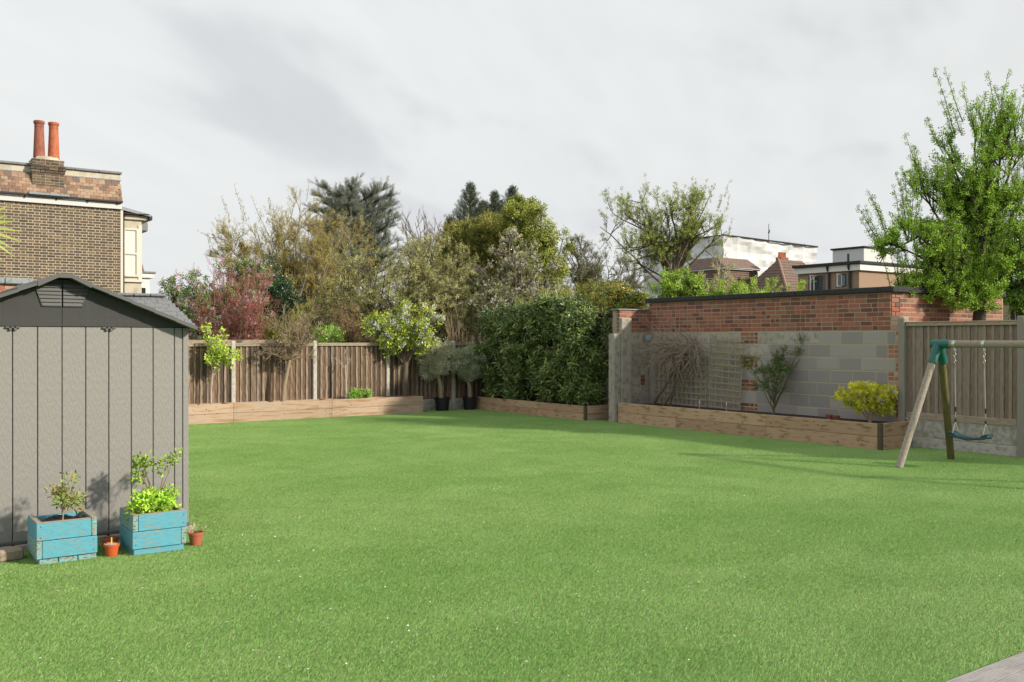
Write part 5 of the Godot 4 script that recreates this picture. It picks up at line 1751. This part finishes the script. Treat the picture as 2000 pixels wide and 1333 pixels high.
	tree({"n": "pale_birch", "label": "thin pale birch in front of the white sheeting", "base": V(31.97, 0.0, 28.78), "l": [[31.97, 5.0, 28.78, 0.68, 0.91], [31.69, 4.32, 28.98, 0.79, 0.68]], "group": "trees beyond the back fence", "r": 0.1, "limbs": 6, "subs": 7, "twigs": 6, "lp": 2, "leaf": "small", "ls": 0.15, "cols": [Color(0.571, 0.571, 0.202), Color(0.672, 0.638, 0.336)], "bark": mats.bark_white, "droop": 0.6, "up": 0.1})
	tree({"n": "lime_shrub", "label": "lime green shrub spilling above the garage coping", "base": V(17.78, 0.0, 16.18), "l": [[17.01, 3.08, 16.73, 0.53, 0.38], [17.53, 2.96, 16.36, 0.53, 0.25], [18.09, 2.88, 15.96, 0.51, 0.17], [16.75, 2.83, 16.92, 0.38, 0.28]], "cat": "shrub", "group": "shrubs beyond the garden", "r": 0.06, "fork": 0.5, "limbs": 6, "subs": 7, "twigs": 6, "lp": 4, "leaf": "broad", "ls": 0.13, "cols": [Color(0.336, 0.521, 0.067), Color(0.454, 0.605, 0.118), Color(0.235, 0.370, 0.050)], "up": 0.7, "shoots": 18, "shoot_len": 0.32, "fill": 300})
	tree({"n": "lime_shrub", "label": "row of thin lime green shoots in front of the tiled roofs", "base": V(18.02, 0.0, 14.78), "l": [[17.82, 2.71, 14.92, 0.49, 0.10], [18.41, 2.69, 14.5, 0.43, 0.09]], "cat": "shrub", "group": "shrubs beyond the garden", "r": 0.03, "fork": 0.6, "limbs": 5, "subs": 5, "twigs": 4, "lp": 3, "leaf": "broad", "ls": 0.12, "cols": [Color(0.403, 0.571, 0.084), Color(0.504, 0.638, 0.134)], "up": 0.9, "shoots": 16, "shoot_len": 0.42})
	tree({"n": "photinia_shrub", "label": "shrub with orange-yellow tips left of the garage coping", "base": V(16.51, 0.0, 18.31), "l": [[16.51, 2.72, 18.31, 0.45, 0.45], [16.82, 2.58, 18.1, 0.40, 0.37]], "cat": "shrub", "group": "shrubs beyond the garden", "r": 0.05, "limbs": 5, "subs": 5, "twigs": 4, "lp": 2, "fill": 900, "leaf": "lance", "ls": 0.14, "cols": [Color(0.151, 0.252, 0.050), Color(0.218, 0.319, 0.067), Color(0.504, 0.370, 0.067)], "lm": "gloss"})
	tree({"n": "mixed_shrub", "label": "green and gold leafy shrub showing above the laurel hedge", "base": V(15.08, 0.0, 18.48), "l": [[14.97, 2.71, 18.55, 0.90, 0.39], [15.55, 2.82, 18.14, 0.58, 0.41], [14.35, 2.56, 19.0, 0.64, 0.39]], "cat": "shrub", "group": "shrubs beyond the garden", "r": 0.05, "limbs": 5, "subs": 6, "twigs": 5, "lp": 3, "fill": 700, "leaf": "small", "ls": 0.14, "cols": [Color(0.235, 0.302, 0.067), Color(0.336, 0.370, 0.101), Color(0.437, 0.370, 0.084)]})
	tree({"n": "brown_shrub", "label": "rusty brown twiggy shrub behind the third fence panel", "base": V(10.3, 0.0, 21.4), "l": [[10.09, 2.29, 21.55, 0.63, 0.51], [10.66, 2.17, 21.14, 0.57, 0.44]], "cat": "shrub", "group": "shrubs beyond the garden", "r": 0.05, "fork": 0.3, "fork_lo": 0.1, "limbs": 8, "subs": 8, "twigs": 7, "tw": 0.35, "lp": 2, "leaf": "bud", "ls": 0.1, "cols": [Color(0.370, 0.286, 0.101), Color(0.269, 0.269, 0.084), Color(0.504, 0.302, 0.134)], "bark": mats.bark_red, "up": 0.4, "fp": 0.0})
	tree({"n": "green_shrub", "label": "small bright green shrub peeping over the fence between the bare tree and cherry", "base": V(9.61, 0.0, 21.03), "l": [[9.59, 1.79, 21.04, 0.39, 0.22]], "cat": "shrub", "group": "shrubs beyond the garden", "r": 0.03, "limbs": 6, "subs": 5, "twigs": 4, "lp": 2, "fill": 260, "leaf": "small", "ls": 0.12, "cols": [Color(0.235, 0.437, 0.050), Color(0.319, 0.538, 0.084)], "lm": "gloss"})
	tree({"n": "golden_shrub", "label": "yellowish shrub behind the leaning bare tree", "base": V(9.37, 0.0, 22.06), "l": [[9.37, 2.1, 22.06, 0.70, 0.48], [8.85, 2.04, 22.43, 0.57, 0.40], [8.44, 1.91, 22.72, 0.51, 0.32]], "cat": "shrub", "group": "shrubs beyond the garden", "r": 0.04, "limbs": 6, "subs": 6, "twigs": 5, "lp": 3, "fill": 300, "leaf": "small", "ls": 0.11, "cols": [Color(0.336, 0.336, 0.067), Color(0.269, 0.336, 0.084), Color(0.454, 0.403, 0.101)]})
	tree({"n": "stem_shrub", "label": "leafless shrub of straight tan stems behind the potted olives", "base": V(13.31, 0.0, 21.09), "l": [[13.37, 2.26, 21.05, 0.57, 0.65]], "cat": "shrub", "group": "shrubs beyond the garden", "r": 0.035, "fork": 0.25, "fork_lo": 0.0, "limbs": 16, "subs": 5, "twigs": 4, "tw": 0.3, "bark": mats.bark_tan, "up": 1.5, "lr": 0.5, "arch": 0.02})
	tree({"n": "ivy_thicket", "label": "dense leafy thicket behind the cherry and the olive trees", "base": V(13.6, 0.0, 22.48), "l": [[12.91, 2.08, 22.97, 0.99, 0.50], [13.83, 2.22, 22.31, 0.85, 0.64], [14.53, 2.36, 21.82, 0.71, 0.71], [11.99, 2.0, 23.63, 0.85, 0.40]], "cat": "shrub", "group": "shrubs beyond the garden", "r": 0.05, "limbs": 5, "subs": 6, "twigs": 5, "lp": 2, "fill": 1500, "leaf": "small", "ls": 0.13, "cols": [Color(0.218, 0.252, 0.067), Color(0.302, 0.302, 0.101), Color(0.370, 0.336, 0.168), Color(0.151, 0.202, 0.050)]})
	tree({"n": "side_tree", "label": "bright green tree leaning over the tall fence on the right", "base": V(16.32, 0.0, 8.74), "l": [[15.78, 3.84, 9.13, 0.76, 0.90], [16.29, 4.83, 8.77, 0.65, 0.99], [16.8, 4.74, 8.41, 0.54, 1.08], [16.84, 3.66, 8.38, 0.58, 0.90], [15.3, 3.3, 9.47, 0.59, 0.49], [16.0, 2.9, 8.98, 0.90, 0.49], [16.65, 2.76, 8.51, 0.63, 0.40], [15.41, 2.49, 9.4, 0.47, 0.29], [15.89, 2.48, 9.06, 0.54, 0.27], [16.25, 2.54, 8.8, 0.45, 0.34]], "group": "trees beyond the right fence", "r": 0.13, "trunk": [V(16.27, 0.0, 8.78), V(16.3, 1.96, 8.76), V(16.33, 2.41, 8.74), V(16.35, 2.94, 8.73), V(16.4, 3.66, 8.69)], "fork_lo": 0.35, "limbs": 6, "subs": 8, "twigs": 6, "tw": 0.34, "lp": 4, "leaf": "broad", "ls": 0.095, "cols": [Color(0.319, 0.521, 0.059), Color(0.437, 0.638, 0.092), Color(0.218, 0.370, 0.042)], "bark": mats.bark_dark, "up": 0.9, "lr": 0.32, "shoots": 170, "shoot_len": 1.05, "shoot_leaves": 20})
	tree({"n": "side_tree", "label": "darker tree trunk and crown at the right edge above the tall fence", "base": V(18.76, 0.0, 9.34), "l": [[18.8, 3.18, 9.31, 0.45, 0.60], [19.21, 3.88, 9.02, 0.70, 0.90]], "group": "trees beyond the right fence", "r": 0.13, "limbs": 6, "subs": 7, "twigs": 6, "lp": 3, "leaf": "broad", "ls": 0.12, "cols": [Color(0.168, 0.336, 0.042), Color(0.252, 0.437, 0.067)], "bark": mats.bark_dark, "up": 0.6})
	tree({"n": "hedgerow_tree", "label": "olive-beige thicket low behind the red plum and bare tree", "base": V(13.31, 0.0, 34.73), "l": [[11.88, 2.49, 35.75, 1.56, 0.88], [13.31, 2.68, 34.73, 1.75, 1.07], [14.73, 2.88, 33.71, 1.75, 1.26]], "group": "trees beyond the back fence", "r": 0.07, "fork": 0.3, "fork_lo": 0.1, "limbs": 8, "subs": 10, "twigs": 6, "tw": 0.22, "lp": 2, "fill": 500, "clumps": 12, "leaf": "small", "ls": 0.17, "cols": [Color(0.336, 0.336, 0.118), Color(0.437, 0.386, 0.168), Color(0.252, 0.269, 0.084)], "bark": mats.bark_tan})
	tree({"n": "hedgerow_tree", "label": "olive-beige thicket low behind the cherry", "base": V(18.06, 0.0, 33.8), "l": [[16.89, 3.04, 34.63, 1.64, 1.34], [18.22, 3.25, 33.68, 1.85, 1.44], [19.56, 3.25, 32.72, 1.64, 1.54]], "group": "trees beyond the back fence", "r": 0.07, "fork": 0.3, "fork_lo": 0.1, "limbs": 8, "subs": 10, "twigs": 6, "tw": 0.22, "lp": 2, "fill": 500, "clumps": 12, "leaf": "small", "ls": 0.17, "cols": [Color(0.370, 0.370, 0.134), Color(0.470, 0.437, 0.202), Color(0.269, 0.286, 0.084)], "bark": mats.bark_tan})
	tree({"n": "hedgerow_tree", "label": "green-grey thicket low behind the laurel hedge", "base": V(25.52, 0.0, 30.93), "l": [[23.76, 3.11, 32.18, 1.73, 1.30], [25.34, 3.11, 31.05, 1.73, 1.19], [26.93, 2.9, 29.92, 1.51, 0.97], [27.98, 2.9, 29.17, 1.08, 0.86]], "group": "trees beyond the back fence", "r": 0.07, "fork": 0.3, "fork_lo": 0.1, "limbs": 8, "subs": 10, "twigs": 6, "tw": 0.22, "lp": 2, "fill": 500, "clumps": 12, "leaf": "small", "ls": 0.17, "cols": [Color(0.269, 0.302, 0.101), Color(0.370, 0.370, 0.168), Color(0.202, 0.235, 0.084)], "bark": mats.bark_tan})
	tree({"n": "lime_sapling", "label": "young sapling with lime green leaves nearest the shed", "base": V(6.41, 0.35, 19.9), "l": [[6.47, 1.73, 19.86, 0.24, 0.26], [6.59, 1.46, 19.77, 0.26, 0.17], [6.75, 1.37, 19.66, 0.17, 0.13]], "trunk": [V(6.41, 0.35, 19.9), V(6.41, 0.65, 19.9), V(6.43, 0.97, 19.89), V(6.49, 1.19, 19.84), V(6.52, 1.46, 19.82)], "group": "young trees in the back bed", "r": 0.022, "fork_lo": 0.3, "limbs": 4, "subs": 5, "twigs": 3, "tw": 0.4, "lp": 1, "leaf": "maple", "ls": 0.12, "cols": [Color(0.554, 0.722, 0.101), Color(0.672, 0.800, 0.168), Color(0.437, 0.605, 0.084)], "bark": mats.bark_white, "up": 0.5})
	tree({"n": "bare_tree", "label": "leaning bare tree with a tangle of red-brown twigs", "base": V(7.99, 0.35, 19.9), "l": [[8.07, 2.01, 19.84, 0.47, 0.62], [8.34, 1.39, 19.64, 0.43, 0.27], [7.79, 1.45, 20.04, 0.34, 0.32], [8.44, 1.9, 19.58, 0.34, 0.45]], "trunk": [V(7.99, 0.35, 19.9), V(8.02, 0.77, 19.87), V(8.09, 1.16, 19.83), V(8.12, 1.33, 19.8)], "group": "young trees in the back bed", "r": 0.055, "taper": 0.7, "fork_lo": 0.8, "limbs": 7, "subs": 8, "twigs": 8, "tw": 0.3, "bark": mats.bark_tan, "up": 0.5, "lr": 0.35})
	tree({"n": "bare_sapling", "label": "thin bare sapling with three branches in the back bed", "base": V(9.51, 0.35, 19.9), "l": [[9.29, 1.32, 20.06, 0.12, 0.09], [9.48, 1.46, 19.92, 0.16, 0.14], [9.6, 1.32, 19.84, 0.09, 0.12]], "trunk": [V(9.51, 0.35, 19.9), V(9.51, 0.73, 19.9), V(9.5, 1.12, 19.91)], "group": "young trees in the back bed", "r": 0.022, "taper": 0.8, "fork_lo": 0.85, "limbs": 2, "subs": 2, "twigs": 1, "twr": 0.004, "bark": mats.bark_white, "up": 0.5})
	tree({"n": "cherry_tree", "label": "flowering cherry with white blossom and lime green leaves", "base": V(11.06, 0.35, 19.9), "l": [[10.51, 1.91, 20.29, 0.42, 0.27], [10.9, 2.03, 20.01, 0.46, 0.32], [11.3, 2.25, 19.73, 0.42, 0.37], [11.53, 1.97, 19.57, 0.32, 0.34], [10.6, 1.81, 20.23, 0.32, 0.12], [11.43, 1.84, 19.64, 0.29, 0.12]], "trunk": [V(11.06, 0.35, 19.9), V(11.05, 0.75, 19.91), V(11.07, 1.22, 19.89)], "group": "young trees in the back bed", "r": 0.075, "taper": 0.85, "fork_lo": 0.85, "limbs": 5, "subs": 7, "twigs": 5, "tw": 0.4, "lp": 2, "leaf": "broad", "ls": 0.16, "cols": [Color(0.454, 0.538, 0.067), Color(0.554, 0.622, 0.101), Color(0.302, 0.420, 0.050)], "fp": 0.45, "fs": 0.16, "fcols": [Color(0.800, 0.800, 0.800), Color(0.800, 0.800, 0.800)], "bark": mats.bark, "up": 0.3, "lr": 0.42})
	tree({"n": "olive_tree", "label": "left potted olive tree with grey-green leaves", "base": V(12.03, 0.27, 19.85), "l": [[11.94, 1.32, 19.92, 0.38, 0.30], [12.14, 1.19, 19.77, 0.18, 0.20], [11.86, 1.01, 19.97, 0.20, 0.18]], "trunk": [V(12.03, 0.27, 19.85), V(12.02, 0.6, 19.86), V(11.98, 0.85, 19.89), V(11.97, 1.01, 19.89)], "group": "potted olive trees", "r": 0.055, "taper": 0.8, "fork_lo": 0.85, "limbs": 6, "subs": 7, "twigs": 5, "tw": 0.45, "lp": 3, "leaf": "narrow", "ls": 0.15, "cols": [Color(0.605, 0.622, 0.437), Color(0.756, 0.756, 0.588), Color(0.454, 0.487, 0.302)], "bark": mats.bark_tan, "up": 0.2, "droop": 0.3})
	tree({"n": "olive_tree", "label": "right potted olive tree with a rounder dark crown, beside the hedge", "base": V(12.81, 0.27, 19.75), "l": [[12.78, 1.18, 19.77, 0.34, 0.29], [12.68, 1.05, 19.85, 0.20, 0.18]], "trunk": [V(12.81, 0.27, 19.75), V(12.8, 0.58, 19.76), V(12.76, 0.77, 19.79), V(12.77, 0.9, 19.78)], "group": "potted olive trees", "r": 0.055, "taper": 0.8, "fork_lo": 0.85, "limbs": 8, "subs": 7, "twigs": 5, "tw": 0.45, "lp": 3, "leaf": "narrow", "ls": 0.14, "cols": [Color(0.454, 0.504, 0.319), Color(0.571, 0.622, 0.437), Color(0.336, 0.386, 0.218)], "bark": mats.bark_tan, "up": 0.2})
	tree({"n": "strawberry_plant", "label": "low green leafy plant in the back bed", "base": V(9.86, 0.35, 19.75), "l": [[9.86, 0.41, 19.75, 0.26, 0.09]], "trunk": [V(9.86, 0.35, 19.75), V(9.86, 0.39, 19.75)], "cat": "plant", "r": 0.01, "fork_lo": 0.0, "limbs": 6, "subs": 3, "twigs": 3, "lp": 2, "leaf": "broad", "ls": 0.13, "cols": [Color(0.269, 0.504, 0.067), Color(0.370, 0.605, 0.118)]})
	tree({"n": "rose_bush", "label": "rose bush with dark green leaves against the block wall", "base": V(14.0, 0.37, 11.35), "l": [[13.72, 1.26, 11.55, 0.23, 0.21], [14.02, 1.29, 11.33, 0.24, 0.23], [13.91, 0.93, 11.41, 0.34, 0.19], [14.46, 1.7, 11.02, 0.19, 0.14], [14.18, 1.4, 11.22, 0.17, 0.17]], "trunk": [V(14.0, 0.37, 11.35), V(14.0, 0.65, 11.35)], "cat": "shrub", "r": 0.02, "fork_lo": 0.0, "limbs": 4, "subs": 4, "twigs": 3, "lp": 2, "leaf": "small", "ls": 0.13, "cols": [Color(0.084, 0.168, 0.042), Color(0.134, 0.218, 0.059), Color(0.218, 0.168, 0.067)], "bark": mats.bark_stem, "lm": "gloss", "lr": 0.5, "sub_lo": 0.7})
	tree({"n": "mexican_orange", "label": "rounded yellow shrub with white flowers at the end of the right bed", "base": V(13.95, 0.37, 9.33), "l": [[13.73, 0.83, 9.48, 0.25, 0.17], [13.98, 0.86, 9.3, 0.31, 0.19], [14.19, 0.74, 9.15, 0.19, 0.20]], "trunk": [V(13.95, 0.37, 9.33), V(13.96, 0.63, 9.32)], "cat": "shrub", "r": 0.03, "fork_lo": 0.0, "limbs": 7, "subs": 6, "twigs": 4, "lp": 2, "fill": 420, "fill_lo": 0.7, "leaf": "star", "ls": 0.12, "cols": [Color(0.800, 0.773, 0.067), Color(0.800, 0.756, 0.084), Color(0.554, 0.605, 0.050), Color(0.800, 0.800, 0.134)], "fp": 0.14, "fs": 0.085, "fcols": [Color(0.800, 0.800, 0.800)], "bark": mats.bark_tan})
	tree({"n": "primrose", "label": "small purple flower at the far end of the right bed", "base": V(13.8, 0.37, 14.76), "l": [[13.8, 0.44, 14.76, 0.06, 0.03]], "trunk": [V(13.8, 0.37, 14.76), V(13.8, 0.42, 14.76)], "cat": "flower", "r": 0.004, "fork_lo": 0.0, "limbs": 3, "subs": 2, "twigs": 2, "lp": 1, "leaf": "broad", "ls": 0.05, "cols": [Color(0.134, 0.252, 0.050)], "fp": 0.5, "fs": 0.05, "fcols": [Color(0.420, 0.252, 0.800)]})
	tree({"n": "laurel_hedge", "label": "dark glossy laurel hedge in the low timber bed", "cat": "hedge", "base": V(13.5, 0.27, 17.5), "l": [[13.45, 1.75, 15.95, 0.48, 0.85], [13.4, 1.5, 16.7, 0.5, 1.1], [13.45, 1.75, 17.4, 0.5, 0.95], [13.42, 1.4, 18.1, 0.5, 1.05], [13.45, 1.6, 18.9, 0.5, 0.95], [13.35, 1.4, 19.5, 0.5, 0.95], [13.4, 0.9, 17.0, 0.42, 0.6], [13.4, 0.85, 18.6, 0.42, 0.6], [13.42, 0.8, 16.1, 0.38, 0.55], [13.55, 2.15, 16.6, 0.5, 0.45], [13.5, 2.15, 18.2, 0.55, 0.4]], "trunk": [V(13.5, 0.27, 17.5), V(13.5, 1.0, 17.5)], "r": 0.03, "fork_lo": 0.0, "limbs": 3, "subs": 3, "twigs": 3, "lp": 2, "fill": 9000, "clumps": 24, "fill_lo": 0.5, "leaf": "lance", "ls": 0.17, "cols": [Color(0.118, 0.193, 0.047), Color(0.185, 0.260, 0.071), Color(0.084, 0.134, 0.037), Color(0.319, 0.370, 0.109)], "lm": "gloss", "bark": mats.bark_dark, "up": 0.5, "shoots": 60, "shoot_len": 0.3, "shoot_leaves": 6})
	tree({"n": "potted_shrub", "label": "small upright shrub with bronze-green leaves in the left blue planter", "cat": "plant", "base": V(1.47, 0.29, 8.26), "l": [[1.4, 0.45, 8.26, 0.1, 0.06], [1.49, 0.53, 8.25, 0.08, 0.1], [1.56, 0.47, 8.27, 0.09, 0.06], [1.47, 0.4, 8.25, 0.08, 0.06]], "trunk": [V(1.47, 0.29, 8.26), V(1.475, 0.36, 8.26), V(1.485, 0.44, 8.25)], "r": 0.007, "fork_lo": 0.2, "limbs": 2, "subs": 2, "twigs": 2, "tw": 0.5, "lp": 1, "leaf": "broad", "ls": 0.095, "cols": [Color(0.218, 0.319, 0.076), Color(0.336, 0.420, 0.118), Color(0.403, 0.235, 0.118), Color(0.286, 0.420, 0.084)], "bark": mats.bark_tan, "up": 0.4, "lr": 0.5})
	tree({"n": "raspberry_canes", "label": "two leggy raspberry canes against the shed in the right blue planter", "cat": "plant", "base": V(2.2, 0.3, 8.28), "l": [[2.09, 0.72, 8.38, 0.04, 0.06], [2.13, 0.62, 8.36, 0.05, 0.05], [2.35, 0.73, 8.28, 0.07, 0.05], [2.37, 0.45, 8.25, 0.06, 0.05]], "trunk": [V(2.2, 0.3, 8.28), V(2.2, 0.34, 8.28)], "r": 0.008, "fork_lo": 0.0, "limbs": 2, "subs": 2, "twigs": 2, "tw": 0.5, "lp": 1, "leaf": "maple", "ls": 0.085, "cols": [Color(0.336, 0.538, 0.067), Color(0.454, 0.638, 0.118), Color(0.252, 0.370, 0.067)], "bark": mats.bark_red, "up": 0.3, "lr": 0.7, "sub_lo": 0.75, "arch": 0.05})
	tree({"n": "lemon_balm", "label": "low mound of lime green leaves filling the right blue planter", "cat": "plant", "base": V(2.13, 0.3, 8.18), "l": [[2.04, 0.35, 8.16, 0.12, 0.05], [2.15, 0.37, 8.17, 0.13, 0.07], [2.25, 0.35, 8.18, 0.1, 0.05], [2.02, 0.34, 8.08, 0.09, 0.04]], "trunk": [V(2.13, 0.3, 8.18), V(2.13, 0.33, 8.18)], "r": 0.004, "fork_lo": 0.0, "limbs": 4, "subs": 3, "twigs": 2, "tw": 0.4, "lp": 1, "fill": 40, "leaf": "maple", "ls": 0.08, "cols": [Color(0.437, 0.706, 0.067), Color(0.571, 0.800, 0.118), Color(0.302, 0.538, 0.050)], "up": 0.6, "lr": 0.5})
	tree({"n": "seedling", "label": "pale seedling in the small rust pot right of the planters", "cat": "plant", "base": V(2.48, 0.1, 8.1), "l": [[2.48, 0.13, 8.1, 0.05, 0.015]], "trunk": [V(2.48, 0.1, 8.1), V(2.48, 0.115, 8.1)], "r": 0.003, "fork_lo": 0.0, "limbs": 4, "subs": 1, "twigs": 2, "lp": 1, "leaf": "narrow", "ls": 0.05, "cols": [Color(0.504, 0.504, 0.168), Color(0.800, 0.756, 0.504)]})
	conifer("tallest dark conifer spire, left of the group", V(24.51, 0.0, 37.79), 9.12, 1.12)
	conifer("short dark conifer at the left end of the conifer group", V(22.7, 0.0, 36.62), 7.21, 0.70)
	conifer("dark conifer spire in the middle of the group", V(26.59, 0.0, 38.76), 9.04, 0.91)
	conifer("dark conifer spire at the right of the group", V(26.72, 0.0, 37.44), 9.13, 0.85)
	conifer("slim conifer tip at the right end, behind the light green tree", V(28.62, 0.0, 38.54), 8.52, 0.57)
	conifer("broad conifer between the two tallest spires", V(25.6, 0.0, 38.24), 8.41, 0.75)
	cedar("spreading blue-grey cedar behind the yellow-olive tree", V(22.22, 0.0, 45.57), 9.89, 2.70)


func _ready() -> void:
	make_view()
	make_materials()
	make_ground()
	make_right_wall()
	make_fences()
	make_left_house()
	make_right_buildings()
	make_beds()
	make_shed()
	make_planters()
	make_swing()
	make_trellises()
	make_plants()
